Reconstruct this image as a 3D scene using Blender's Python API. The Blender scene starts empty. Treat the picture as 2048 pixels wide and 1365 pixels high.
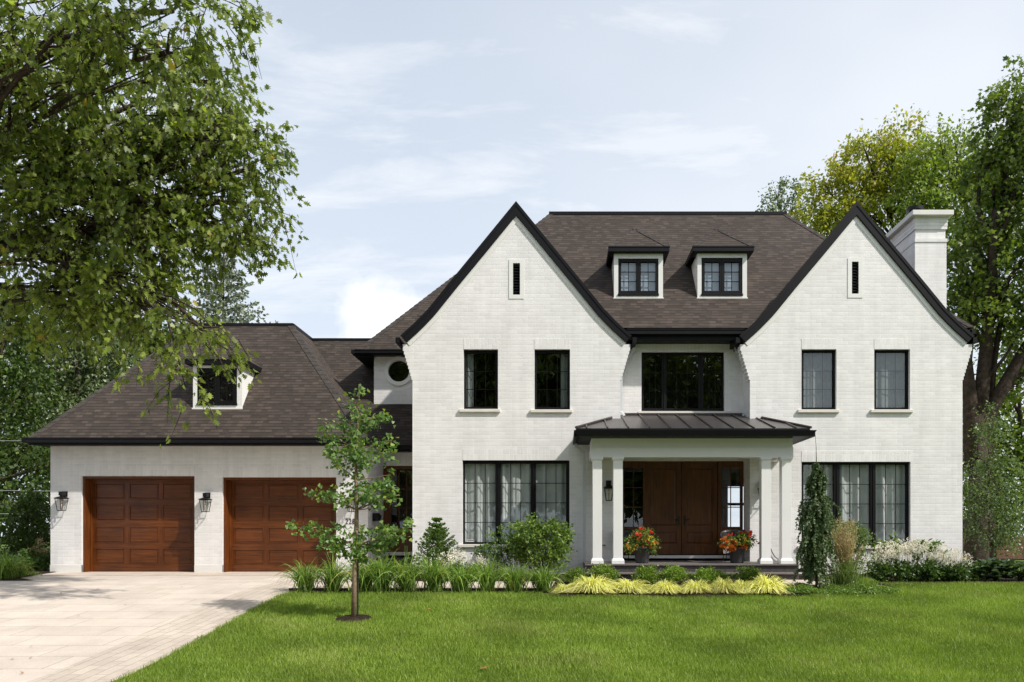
import bpy, math
import numpy as np
from mathutils import Vector
from mathutils.geometry import tessellate_polygon

# ---------------------------------------------------------------- camera, light, exposure
FPX = 1545.0; VX = 1121.0; VY = 1067.0; EYE = 1.06
sc = bpy.context.scene
cam_d = bpy.data.cameras.new('camera'); cam = bpy.data.objects.new('camera', cam_d)
sc.collection.objects.link(cam); sc.camera = cam
cam.location = (0, 0, EYE); cam.rotation_euler = (math.radians(90), 0, 0)
cam_d.sensor_width = 36; cam_d.lens = FPX / 2048 * 36
cam_d.shift_x = -(VX - 1024) / 2048; cam_d.shift_y = (VY - 682.5) / 2048
cam_d.clip_end = 2000; cam_d.clip_start = 0.1
SUN_AZ, SUN_EL = 29.0, 45.5          # azimuth measured from +x towards the camera side
ca, sa = math.cos(math.radians(SUN_AZ)), math.sin(math.radians(SUN_AZ))
ce, se = math.cos(math.radians(SUN_EL)), math.sin(math.radians(SUN_EL))
sun_dir = Vector((ce*ca, -ce*sa, se))
sl = bpy.data.lights.new('sun', 'SUN'); sl.energy = 4.6; sl.angle = math.radians(1.1); sl.color = (1.0, .95, .885)
so = bpy.data.objects.new('sun', sl); sc.collection.objects.link(so)
so.rotation_euler = sun_dir.to_track_quat('Z', 'Y').to_euler()
w = bpy.data.worlds.new("World"); sc.world = w; w.use_nodes = True
nt = w.node_tree; nt.nodes.clear()
def N(t, ty, **k):
    n = t.nodes.new(ty)
    for a, b in k.items(): setattr(n, a, b)
    return n
def math_n(t, op, a, b=None, c=None):
    n = N(t, 'ShaderNodeMath', operation=op)
    for i, v in enumerate((a, b, c)):
        if v is None: continue
        if isinstance(v, (int, float)): n.inputs[i].default_value = v
        else: t.links.new(v, n.inputs[i])
    return n.outputs[0]
def mixc(t, f, a, b, mode='MIX'):
    n = N(t, 'ShaderNodeMix', data_type='RGBA', blend_type=mode)
    for s, v in ((n.inputs[0], f), (n.inputs[6], a), (n.inputs[7], b)):
        if isinstance(v, (int, float)): s.default_value = v
        elif isinstance(v, tuple): s.default_value = v if len(v) == 4 else v + (1,)
        else: t.links.new(v, s)
    return n.outputs[2]
def ramp(t, v, stops, interp='LINEAR'):
    n = N(t, 'ShaderNodeValToRGB'); n.color_ramp.interpolation = interp
    e = n.color_ramp.elements
    while len(e) < len(stops): e.new(.5)
    for i, (p, c) in enumerate(stops):
        e[i].position = p; e[i].color = (c, c, c, 1) if isinstance(c, (int, float)) else tuple(c) + (1,)
    t.links.new(v, n.inputs[0]); return n.outputs[0]
def noise(t, vec, scale, detail=4, rough=.5, dist=0):
    n = N(t, 'ShaderNodeTexNoise'); n.inputs['Scale'].default_value = scale
    n.inputs['Detail'].default_value = detail; n.inputs['Roughness'].default_value = rough
    n.inputs['Distortion'].default_value = dist
    if vec is not None: t.links.new(vec, n.inputs['Vector'])
    return n.outputs['Fac']
sky = N(nt, 'ShaderNodeTexSky', sky_type='NISHITA'); sky.sun_disc = False
sky.sun_elevation = math.radians(SUN_EL); sky.sun_rotation = math.atan2(sun_dir.x, sun_dir.y)
sky.dust_density = 3.0; sky.air_density = 1.0; sky.ozone_density = 1.0
tc = N(nt, 'ShaderNodeTexCoord'); sep = N(nt, 'ShaderNodeSeparateXYZ'); nt.links.new(tc.outputs['Generated'], sep.inputs[0])
# clouds on a plane far above: direction divided by height
den = math_n(nt, 'MAXIMUM', math_n(nt, 'ADD', sep.outputs[2], .18), .05)
cx = math_n(nt, 'DIVIDE', sep.outputs[0], den); cy = math_n(nt, 'DIVIDE', sep.outputs[1], den)
cmb = N(nt, 'ShaderNodeCombineXYZ'); nt.links.new(cx, cmb.inputs[0]); nt.links.new(cy, cmb.inputs[1])
mp = N(nt, 'ShaderNodeMapping'); nt.links.new(cmb.outputs[0], mp.inputs[0])
mp.inputs['Rotation'].default_value = (0, 0, math.radians(-32)); mp.inputs['Scale'].default_value = (1.0, 2.6, 1); mp.inputs['Location'].default_value = (3.1, 1.7, 0)
n1 = noise(nt, mp.outputs[0], 2.2, 9, .62, .3)
n2 = noise(nt, cmb.outputs[0], .8, 4, .5)
streak = ramp(nt, n1, [(.46, 0), (.66, .95)])
veil = ramp(nt, n2, [(.35, 0.0), (.72, .8)])
# more veil towards the right of the view
right = ramp(nt, math_n(nt, 'ADD', math_n(nt, 'MULTIPLY', cx, .8), .42), [(0.2, .1), (.95, 1.0)])
veil2 = math_n(nt, 'MULTIPLY', veil, right)
veil3 = math_n(nt, 'MAXIMUM', math_n(nt, 'MULTIPLY', streak, .45), veil2)
# pale haze towards the horizon
hz = ramp(nt, sep.outputs[2], [(0.0, 1.0), (.22, .93), (.5, .78), (.8, .5)])
cov = math_n(nt, 'MULTIPLY', hz, .88); wisp = math_n(nt, 'MINIMUM', math_n(nt, 'MULTIPLY', veil3, 1.15), .9)
# one heaped cumulus low in the sky
cd = Vector(((768-VX)/FPX, 1, (VY-640)/FPX)).normalized()
vsub = N(nt, 'ShaderNodeVectorMath', operation='SUBTRACT'); nt.links.new(tc.outputs['Generated'], vsub.inputs[0]); vsub.inputs[1].default_value = cd
vsc = N(nt, 'ShaderNodeVectorMath', operation='MULTIPLY'); nt.links.new(vsub.outputs[0], vsc.inputs[0]); vsc.inputs[1].default_value = (15, 15, 17)
ln = N(nt, 'ShaderNodeVectorMath', operation='LENGTH'); nt.links.new(vsc.outputs[0], ln.inputs[0])
nn = noise(nt, tc.outputs['Generated'], 26, 6, .55)
puff = math_n(nt, 'SUBTRACT', math_n(nt, 'ADD', ln.outputs['Value'], math_n(nt, 'MULTIPLY', nn, 1.1)), .55)
puffm = ramp(nt, puff, [(.45, 1.0), (.92, 0.0)])
SKY_STR = .11
skys = mixc(nt, wisp, mixc(nt, cov, sky.outputs[0], (7.0, 7.75, 8.75)), (8.7, 8.85, 9.1))
skyf = mixc(nt, math_n(nt, 'MULTIPLY', puffm, .82), skys, (10, 10, 10.1))
bg = N(nt, 'ShaderNodeBackground'); bg.inputs[1].default_value = SKY_STR
nt.links.new(skyf, bg.inputs[0]); wo = N(nt, 'ShaderNodeOutputWorld'); nt.links.new(bg.outputs[0], wo.inputs[0])
sc.view_settings.view_transform = 'Standard'; sc.view_settings.look = 'None'
sc.view_settings.exposure = 0.17; sc.view_settings.gamma = 1

# ---------------------------------------------------------------- helpers
rng = np.random.default_rng(7)
def X(px, d): return (px - VX) * d / FPX
def Z(py, d): return EYE + (VY - py) * d / FPX
GD = np.array([-80, -1, 5, 8.75, 12.35, 15.2, 16.6, 19.0, 60, 200.]); GZ = np.array([-1.2, -1.0, -.93, -.628, -.322, -.08, 0, .04, .1, .1])
def gz(d): return np.interp(d, GD, GZ)
def G(px, py):                       # ground point seen at a measured position
    lo, hi = 3.0, 60.0
    k = (py - VY) / FPX
    for _ in range(50):
        m = (lo + hi) / 2
        if EYE - k*m - gz(m) > 0: lo = m
        else: hi = m
    return ((px - VX)*lo/FPX, lo, float(gz(lo)))
COL = sc.collection
class MB:
    def __init__(s): s.v = []; s.f = []
    def add(s, vs, fs):
        o = len(s.v); s.v += [tuple(map(float, q)) for q in vs]; s.f += [tuple(i + o for i in f) for f in fs]; return s
    def box(s, x0, x1, y0, y1, z0, z1):
        return s.add([(x0,y0,z0),(x1,y0,z0),(x1,y1,z0),(x0,y1,z0),(x0,y0,z1),(x1,y0,z1),(x1,y1,z1),(x0,y1,z1)],
                     [(0,1,5,4),(1,2,6,5),(2,3,7,6),(3,0,4,7),(4,5,6,7),(3,2,1,0)])
    def frus(s, cx, cy, z0, z1, a0, b0, a1, b1):
        v = [(cx+i*a0, cy+j*b0, z0) for i, j in ((-1,-1),(1,-1),(1,1),(-1,1))] + [(cx+i*a1, cy+j*b1, z1) for i, j in ((-1,-1),(1,-1),(1,1),(-1,1))]
        return s.add(v, [(0,1,5,4),(1,2,6,5),(2,3,7,6),(3,0,4,7),(4,5,6,7),(3,2,1,0)])
    def poly(s, pts): return s.add(pts, [tuple(range(len(pts)))])
    def prism(s, pts, y0, y1):        # outline in x,z extruded along y
        n = len(pts)
        return s.add([(p[0], y0, p[1]) for p in pts] + [(p[0], y1, p[1]) for p in pts],
            [tuple(range(n)), tuple(range(2*n-1, n-1, -1))] + [(i, i+n, (i+1) % n + n, (i+1) % n) for i in range(n)])
    def slab(s, pts, t):              # any polygon with thickness downwards
        n = len(pts)
        return s.add(list(pts) + [(p[0], p[1], p[2]-t) for p in pts],
            [tuple(range(n)), tuple(range(2*n-1, n-1, -1))] + [(i, (i+1) % n, (i+1) % n + n, i+n) for i in range(n)])
    def tube(s, pts, rad, n=6, cap=True):
        pts = [Vector(p) for p in pts]; m = len(pts)
        if not hasattr(rad, '__len__'): rad = [rad]*m
        vs = []; up = Vector((.13, .21, 1)).normalized(); 
        for i, p in enumerate(pts):
            t = (pts[min(i+1, m-1)] - pts[max(i-1, 0)]).normalized()
            a = t.cross(up)
            if a.length < .05: a = t.cross(Vector((1, 0, 0)))
            a.normalize(); b = t.cross(a)
            for k in range(n):
                q = 2*math.pi*k/n; vs.append(p + (a*math.cos(q) + b*math.sin(q))*rad[i])
        fs = [(i*n+k, i*n+(k+1) % n, (i+1)*n+(k+1) % n, (i+1)*n+k) for i in range(m-1) for k in range(n)]
        if cap: fs += [tuple(range(n-1, -1, -1)), tuple((m-1)*n+k for k in range(n))]
        return s.add(vs, fs)
    def rtube(s, pts, a, b, horiz=Vector((1,0,0))):   # rectangular pipe: width a, depth b
        pts = [Vector(p) for p in pts]; vs = []
        for i, p in enumerate(pts):
            t = (pts[min(i+1, len(pts)-1)] - pts[max(i-1, 0)]).normalized()
            d = Vector((0, 1, 0)); h = t.cross(d).normalized()
            vs += [p - h*a/2 - d*b/2, p + h*a/2 - d*b/2, p + h*a/2 + d*b/2, p - h*a/2 + d*b/2]
        m = len(pts)
        fs = [(i*4+k, i*4+(k+1) % 4, (i+1)*4+(k+1) % 4, (i+1)*4+k) for i in range(m-1) for k in range(4)] + [(3,2,1,0), tuple((m-1)*4+k for k in range(4))]
        return s.add(vs, fs)
    def lathe(s, prof, cx, cy, n=24):
        vs = [(cx + r*math.cos(2*math.pi*k/n), cy + r*math.sin(2*math.pi*k/n), z) for r, z in prof for k in range(n)]
        m = len(prof)
        return s.add(vs, [(i*n+k, i*n+(k+1) % n, (i+1)*n+(k+1) % n, (i+1)*n+k) for i in range(m-1) for k in range(n)] + [tuple(range(n-1, -1, -1)), tuple((m-1)*n+k for k in range(n))])
    def obj(s, name, m, root=None, parent=None, smooth=False, bevel=0):
        me = bpy.data.meshes.new(name); off = Vector((0, 0, 0))
        if root is not None: off = root.location
        v = np.array(s.v, dtype=float) - np.array(off)
        me.from_pydata(v.tolist(), [], s.f); me.materials.append(m)
        if smooth:
            me.polygons.foreach_set('use_smooth', [True]*len(me.polygons))
        me.update(); o = bpy.data.objects.new(name, me); COL.objects.link(o)
        o.parent = parent if parent is not None else root
        if bevel:
            b = o.modifiers.new('bevel', 'BEVEL'); b.width = bevel; b.segments = 2; b.limit_method = 'ANGLE'
        return o
def thing(name, loc, label, cat, group=None):
    o = bpy.data.objects.new(name, None); COL.objects.link(o); o.location = loc; o.empty_display_size = .2
    return tag(o, label, cat, group)
def tag(o, label, cat, group=None):
    o['label'] = label; o['category'] = cat
    if group: o['group'] = group
    return o
def structure(o): o['kind'] = 'structure'; return o
def copy_thing(r, loc, rz=0, s=(1,1,1), label=None):
    c = r.copy(); COL.objects.link(c); c.location = loc; c.rotation_euler = (0, 0, rz); c.scale = s
    if label: c['label'] = label
    for ch in list(r.children):
        q = ch.copy(); COL.objects.link(q); q.parent = c
        for g in ch.children:
            u = g.copy(); COL.objects.link(u); u.parent = q
    return c
# ------------------------------------------------ numpy leaf meshes
SH = dict(
 diamond=[(0,0),(.3,.45),(0,1),(-.3,.45)],
 oval=[(0,0),(.22,.2),(.3,.5),(.17,.82),(0,1),(-.17,.82),(-.3,.5),(-.22,.2)],
 needle=[(-.06,0),(.06,0),(.04,1),(-.04,1)],
 blade=[(-.07,0),(.07,0),(0,1)],
 oak=[(0,0),(.06,.14),(.26,.2),(.12,.32),(.4,.44),(.14,.52),(.36,.74),(.12,.74),(.1,.9),(0,1),(-.1,.9),(-.12,.74),(-.36,.74),(-.14,.52),(-.4,.44),(-.12,.32),(-.26,.2),(-.06,.14)],
 maple=[(0,0),(.1,.1),(.4,.05),(.28,.3),(.52,.5),(.2,.58),(0,1),(-.2,.58),(-.52,.5),(-.28,.3),(-.4,.05),(-.1,.1)],
 fan=[(0,0),(.3,.42),(.52,.72),(.34,.92),(.04,.86),(0,.7),(-.04,.86),(-.34,.92),(-.52,.72),(-.3,.42)],
 round=[(0,0),(.3,.12),(.46,.4),(.36,.75),(0,1),(-.36,.75),(-.46,.4),(-.3,.12)])
def leafmesh(name, pos, axis, size, shape, m, root, parent=None, r=rng, curl=.15, tint=None, flat=None, kind=None):
    pos = np.asarray(pos, float); n = len(pos); sh = np.array(SH[shape]); k = len(sh)
    a = np.asarray(axis, float); a = a/np.maximum(np.linalg.norm(a, axis=1, keepdims=True), 1e-6)
    rv = r.normal(size=(n, 3)) if flat is None else r.normal(size=(n, 3))*(1-flat) + np.array([0, 0, 1.0])*flat*3
    b = np.cross(a, rv); b /= np.maximum(np.linalg.norm(b, axis=1, keepdims=True), 1e-6); c = np.cross(a, b)
    s = (np.broadcast_to(size, (n,)) * r.uniform(.7, 1.25, n))[:, None, None]
    sx = sh[None, :, 0:1]; sy = sh[None, :, 1:2]
    V = pos[:, None] + s*(b[:, None]*sx + a[:, None]*sy + c[:, None]*(-curl*sy**2 + curl*.8*np.abs(sx)))
    V = V.reshape(-1, 3) - np.array(root.location if root is not None else (0, 0, 0))
    me = bpy.data.meshes.new(name); me.vertices.add(n*k); me.vertices.foreach_set('co', V.ravel())
    me.loops.add(n*k); me.loops.foreach_set('vertex_index', np.arange(n*k, dtype=np.int32))
    me.polygons.add(n); me.polygons.foreach_set('loop_start', np.arange(0, n*k, k, dtype=np.int32)); me.polygons.foreach_set('loop_total', np.full(n, k, dtype=np.int32))
    at = me.attributes.new('tint', 'FLOAT', 'FACE')
    t = r.uniform(0, 1, n) if tint is None else np.clip(tint, 0, 1)
    at.data.foreach_set('value', t.astype(np.float32)); me.materials.append(m); me.update(); me.validate()
    o = bpy.data.objects.new(name, me); COL.objects.link(o); o.parent = parent if parent is not None else root
    if kind: o['kind'] = kind
    return o
def ribbons(name, paths, width, m, root, parent=None, r=rng, tint=None, taper=True):
    # paths: (n, k, 3); flat ribbons that taper to a tip
    P = np.asarray(paths, float); n, k, _ = P.shape
    t = np.gradient(P, axis=1); t /= np.maximum(np.linalg.norm(t, axis=2, keepdims=True), 1e-9)
    side = np.cross(t, r.normal(size=(n, 1, 3))*.45 + np.array([0, 0, 1.0])); ln_ = np.linalg.norm(side, axis=2, keepdims=True); side = side/np.maximum(ln_, 1e-6)
    q = np.linspace(0, 1, k)[None, :, None]
    wd = (np.broadcast_to(width, (n,)))[:, None, None]*((1 - q**2.2)*.95 + .05 if taper else 1) * np.minimum(1, .55+q*2)
    V = np.stack([P - side*wd/2, P + side*wd/2], axis=2).reshape(-1, 3) - np.array(root.location if root is not None else (0,0,0))
    base = np.arange(n)[:, None]*2*k + np.arange(k-1)[None]*2
    F = np.stack([base, base+1, base+3, base+2], -1).reshape(-1, 4)
    me = bpy.data.meshes.new(name); me.vertices.add(len(V)); me.vertices.foreach_set('co', V.ravel())
    me.loops.add(F.size); me.loops.foreach_set('vertex_index', F.ravel().astype(np.int32)); me.polygons.add(len(F))
    me.polygons.foreach_set('loop_start', np.arange(0, F.size, 4, dtype=np.int32)); me.polygons.foreach_set('loop_total', np.full(len(F), 4, dtype=np.int32))
    me.polygons.foreach_set('use_smooth', np.ones(len(F), dtype=bool))
    at = me.attributes.new('tint', 'FLOAT', 'FACE'); tt = (r.uniform(0, 1, n) if tint is None else tint)
    at.data.foreach_set('value', np.repeat(tt, k-1).astype(np.float32)); me.materials.append(m); me.update(); me.validate()
    o = bpy.data.objects.new(name, me); COL.objects.link(o); o.parent = parent if parent is not None else root
    return o

# ---------------------------------------------------------------- materials
def newmat(name):
    m = bpy.data.materials.new(name); m.use_nodes = True; t = m.node_tree; t.nodes.clear()
    o = N(t, 'ShaderNodeOutputMaterial'); p = N(t, 'ShaderNodeBsdfPrincipled'); t.links.new(p.outputs[0], o.inputs[0]); return m, t, p, o
def pos(t):
    g = N(t, 'ShaderNodeNewGeometry'); return g.outputs['Position'], g.outputs['True Normal']
def setc(t, s, v):
    if isinstance(v, tuple): s.default_value = v if len(v) == 4 else v + (1,)
    elif isinstance(v, (int, float)): s.default_value = v
    else: t.links.new(v, s)
def bump(t, p, h, dist, strength=1.0):
    b = N(t, 'ShaderNodeBump'); b.inputs['Distance'].default_value = dist; b.inputs['Strength'].default_value = strength
    t.links.new(h, b.inputs['Height']); t.links.new(b.outputs[0], p.inputs['Normal'])
def plain(name, col, rough=.5, spec=.5, metal=0, var=.12, vs=3.0, bmp=0, bs=60):
    m, t, p, o = newmat(name); P_, _ = pos(t)
    f = ramp(t, noise(t, P_, vs, 5, .6), [(.3, 1-var), (.7, 1+var)])
    setc(t, p.inputs['Base Color'], mixc(t, 1.0, col, f, 'MULTIPLY'))
    p.inputs['Roughness'].default_value = rough; p.inputs['Specular IOR Level'].default_value = spec; p.inputs['Metallic'].default_value = metal
    if bmp: bump(t, p, noise(t, P_, bs, 3), bmp)
    return m
def uv_wall(t):                      # u runs along the wall or roof, v is height
    P_, Nn = pos(t); s = N(t, 'ShaderNodeSeparateXYZ'); t.links.new(P_, s.inputs[0]); q = N(t, 'ShaderNodeSeparateXYZ'); t.links.new(Nn, q.inputs[0])
    g = math_n(t, 'GREATER_THAN', math_n(t, 'ABSOLUTE', q.outputs[0]), math_n(t, 'ABSOLUTE', q.outputs[1]))
    u = math_n(t, 'ADD', math_n(t, 'MULTIPLY', s.outputs[0], math_n(t, 'SUBTRACT', 1, g)), math_n(t, 'MULTIPLY', s.outputs[1], g))
    return u, s.outputs[2], P_
def brick_mat(name, bw, rh, offs, base=(.80, .785, .772)):
    m, t, p, o = newmat(name); u, v, P_ = uv_wall(t)
    wob = math_n(t, 'MULTIPLY', math_n(t, 'SUBTRACT', noise(t, P_, 3.5, 2), .5), .006)
    c = N(t, 'ShaderNodeCombineXYZ'); t.links.new(math_n(t, 'ADD', u, wob), c.inputs[0]); t.links.new(math_n(t, 'ADD', v, wob), c.inputs[1])
    b = N(t, 'ShaderNodeTexBrick'); t.links.new(c.outputs[0], b.inputs['Vector']); b.offset = offs
    b.inputs['Scale'].default_value = 1; b.inputs['Brick Width'].default_value = bw; b.inputs['Row Height'].default_value = rh
    b.inputs['Mortar Size'].default_value = .0065; b.inputs['Mortar Smooth'].default_value = .35; b.inputs['Bias'].default_value = 0
    k = lambda f: tuple(x*f for x in base) + (1,)
    b.inputs['Color1'].default_value = k(1.02); b.inputs['Color2'].default_value = k(.925); b.inputs['Mortar'].default_value = k(1.06)
    cl = mixc(t, 1.0, b.outputs['Color'], ramp(t, noise(t, P_, 1.1, 5, .6), [(.3, .93), (.7, 1.04)]), 'MULTIPLY')
    ms = N(t, 'ShaderNodeMapping'); t.links.new(P_, ms.inputs[0]); ms.inputs['Scale'].default_value = (5, 5, .45); cl = mixc(t, 1.0, cl, ramp(t, noise(t, ms.outputs[0], 1.0, 5, .65), [(.35, .94), (.6, 1.02)]), 'MULTIPLY')
    # weathering that gathers on some bricks
    cl = mixc(t, ramp(t, noise(t, P_, 9, 3, .6), [(.62, 0), (.8, .22)]), cl, (.66, .63, .57))
    setc(t, p.inputs['Base Color'], cl); p.inputs['Roughness'].default_value = .55; p.inputs['Specular IOR Level'].default_value = .35
    h = math_n(t, 'ADD', math_n(t, 'MULTIPLY', math_n(t, 'SUBTRACT', 1, b.outputs['Fac']), 1.0), math_n(t, 'MULTIPLY', noise(t, P_, 22, 4), .5))
    bump(t, p, h, .0045, .75); return m
def shingle_mat(name, base, exp_v):
    m, t, p, o = newmat(name); u, v, P_ = uv_wall(t)
    rv = math_n(t, 'DIVIDE', v, exp_v); row = math_n(t, 'FLOOR', rv); fr = math_n(t, 'FRACT', rv)
    wn = N(t, 'ShaderNodeTexWhiteNoise', noise_dimensions='1D'); t.links.new(row, wn.inputs['W'])
    uu = math_n(t, 'ADD', math_n(t, 'DIVIDE', u, .155), math_n(t, 'MULTIPLY', wn.outputs['Value'], 13.7)); cell = math_n(t, 'FLOOR', uu)
    c = N(t, 'ShaderNodeCombineXYZ'); t.links.new(cell, c.inputs[0]); t.links.new(row, c.inputs[1])
    w2 = N(t, 'ShaderNodeTexWhiteNoise', noise_dimensions='2D'); t.links.new(c.outputs[0], w2.inputs['Vector'])
    tab = ramp(t, w2.outputs['Value'], [(.0, .7), (.3, .85), (.55, 1.0), (.8, 1.16), (1, 1.45)])
    cl = mixc(t, 1.0, tuple(base), tab, 'MULTIPLY')
    # butt shadow under each course, painted into the shingle colour as a dark line
    gap = math_n(t, 'MULTIPLY', math_n(t, 'LESS_THAN', fr, .2), math_n(t, 'GREATER_THAN', w2.outputs['Value'], .25))
    cl = mixc(t, math_n(t, 'MULTIPLY', gap, .72), cl, tuple(x*.25 for x in base))
    gr = ramp(t, noise(t, P_, 160, 2, .7), [(.3, .82), (.7, 1.18)]); cl = mixc(t, 1.0, cl, gr, 'MULTIPLY')
    cl = mixc(t, 1.0, cl, ramp(t, noise(t, P_, .7, 4), [(.3, .9), (.7, 1.1)]), 'MULTIPLY')
    setc(t, p.inputs['Base Color'], cl); p.inputs['Roughness'].default_value = .85; p.inputs['Specular IOR Level'].default_value = .25
    h = math_n(t, 'ADD', math_n(t, 'SUBTRACT', 1, fr), math_n(t, 'MULTIPLY', w2.outputs['Value'], .5)); bump(t, p, h, .012, .8); return m
def wood_mat(name, dark, light, vertical=False):
    m, t, p, o = newmat(name); P_, _ = pos(t); mp_ = N(t, 'ShaderNodeMapping'); t.links.new(P_, mp_.inputs[0])
    mp_.inputs['Scale'].default_value = (22, 22, 1.6) if vertical else (1.6, 22, 30)
    f = noise(t, mp_.outputs[0], 1.0, 7, .65, .4)
    cl = mixc(t, ramp(t, f, [(.32, 0), (.68, 1)]), dark, light); cl = mixc(t, 1.0, cl, ramp(t, noise(t, P_, 1.7, 3), [(.3, .8), (.7, 1.2)]), 'MULTIPLY')
    setc(t, p.inputs['Base Color'], cl); p.inputs['Roughness'].default_value = .38; p.inputs['Specular IOR Level'].default_value = .35; p.inputs['Coat Weight'].default_value = .06
    bump(t, p, f, .002, .5); return m
def leaf_mat(name, dark, light, trans=.35, rough=.45, accent=None, amount=.04, spec=.4, tt=(1.25, 1.35, .55)):
    m, t, p, o = newmat(name); a = N(t, 'ShaderNodeAttribute', attribute_name='tint'); f = a.outputs['Fac']
    cl = mixc(t, f, dark, light)
    if accent: cl = mixc(t, math_n(t, 'GREATER_THAN', f, 1-amount), cl, accent)
    P_, _ = pos(t); cl = mixc(t, 1.0, cl, ramp(t, noise(t, P_, .9, 3), [(.3, .78), (.7, 1.22)]), 'MULTIPLY')
    setc(t, p.inputs['Base Color'], cl); p.inputs['Roughness'].default_value = rough; p.inputs['Specular IOR Level'].default_value = spec
    tr = N(t, 'ShaderNodeBsdfTranslucent'); setc(t, tr.inputs[0], mixc(t, 1.0, cl, tt, 'MULTIPLY'))
    mx = N(t, 'ShaderNodeMixShader'); mx.inputs[0].default_value = trans; t.links.new(p.outputs[0], mx.inputs[1]); t.links.new(tr.outputs[0], mx.inputs[2]); t.links.new(mx.outputs[0], o.inputs[0]); return m
def glass_mat(name, extra=.03, mul=1.3, rough=0.0):
    m, t, p, o = newmat(name); t.nodes.remove(p); tr = N(t, 'ShaderNodeBsdfTransparent'); tr.inputs[0].default_value = (.94, .96, .95, 1)
    gl = N(t, 'ShaderNodeBsdfGlossy'); gl.inputs['Roughness'].default_value = rough; gl.inputs[0].default_value = (.95, .97, 1, 1)
    P_, _ = pos(t); b = N(t, 'ShaderNodeBump'); b.inputs['Distance'].default_value = .002; b.inputs['Strength'].default_value = .25; t.links.new(noise(t, P_, 1.8, 2), b.inputs['Height']); t.links.new(b.outputs[0], gl.inputs['Normal'])
    g_ = N(t, 'ShaderNodeNewGeometry'); dt = N(t, 'ShaderNodeVectorMath', operation='DOT_PRODUCT'); t.links.new(g_.outputs['Incoming'], dt.inputs[0]); t.links.new(g_.outputs['True Normal'], dt.inputs[1])
    sch = math_n(t, 'ADD', .045, math_n(t, 'MULTIPLY', .955, math_n(t, 'POWER', math_n(t, 'SUBTRACT', 1, math_n(t, 'ABSOLUTE', dt.outputs['Value'])), 5)))
    fac = math_n(t, 'MINIMUM', math_n(t, 'ADD', math_n(t, 'MULTIPLY', sch, mul), extra), 1)
    mx = N(t, 'ShaderNodeMixShader'); t.links.new(fac, mx.inputs[0]); t.links.new(tr.outputs[0], mx.inputs[1]); t.links.new(gl.outputs[0], mx.inputs[2]); t.links.new(mx.outputs[0], o.inputs[0]); return m
def slab_mat(name, bw, rh, offs, c1, c2, cm, mortar, uscale=None, rot=0, wear=.0):
    m, t, p, o = newmat(name); P_, _ = pos(t); mp_ = N(t, 'ShaderNodeMapping'); t.links.new(P_, mp_.inputs[0]); mp_.inputs['Rotation'].default_value = (0, 0, rot)
    b = N(t, 'ShaderNodeTexBrick'); t.links.new(mp_.outputs[0], b.inputs['Vector']); b.offset = offs
    b.inputs['Scale'].default_value = 1; b.inputs['Brick Width'].default_value = bw; b.inputs['Row Height'].default_value = rh; b.inputs['Mortar Size'].default_value = mortar; b.inputs['Mortar Smooth'].default_value = .2
    b.inputs['Color1'].default_value = c1+(1,); b.inputs['Color2'].default_value = c2+(1,); b.inputs['Mortar'].default_value = cm+(1,)
    cl = mixc(t, 1.0, b.outputs['Color'], ramp(t, noise(t, P_, 1.4, 6, .62), [(.3, .86), (.7, 1.1)]), 'MULTIPLY')
    cl = mixc(t, 1.0, cl, ramp(t, noise(t, P_, 45, 3, .7), [(.3, .9), (.7, 1.08)]), 'MULTIPLY')
    cl = mixc(t, ramp(t, noise(t, P_, .55, 4, .6, .6), [(.55, 0), (.75, .3)]), cl, (.5, .42, .34))
    setc(t, p.inputs['Base Color'], cl); p.inputs['Roughness'].default_value = .8; p.inputs['Specular IOR Level'].default_value = .25
    bump(t, p, math_n(t, 'ADD', math_n(t, 'SUBTRACT', 1, b.outputs['Fac']), math_n(t, 'MULTIPLY', noise(t, P_, 30, 4), .25)), .006, .8); return m
def ground_mat(name, cols, s1=1.2, s2=60, bmp=.02):
    m, t, p, o = newmat(name); P_, _ = pos(t)
    f = math_n(t, 'ADD', math_n(t, 'MULTIPLY', noise(t, P_, s1, 5, .6), .45), math_n(t, 'MULTIPLY', noise(t, P_, s2, 3, .7), .55))
    cl = ramp(t, f, [(.36, cols[0]), (.5, cols[1]), (.64, cols[2])]); setc(t, p.inputs['Base Color'], cl); p.inputs['Roughness'].default_value = .9; p.inputs['Specular IOR Level'].default_value = .15
    bump(t, p, noise(t, P_, s2, 4, .7), bmp, 1); return m
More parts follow.
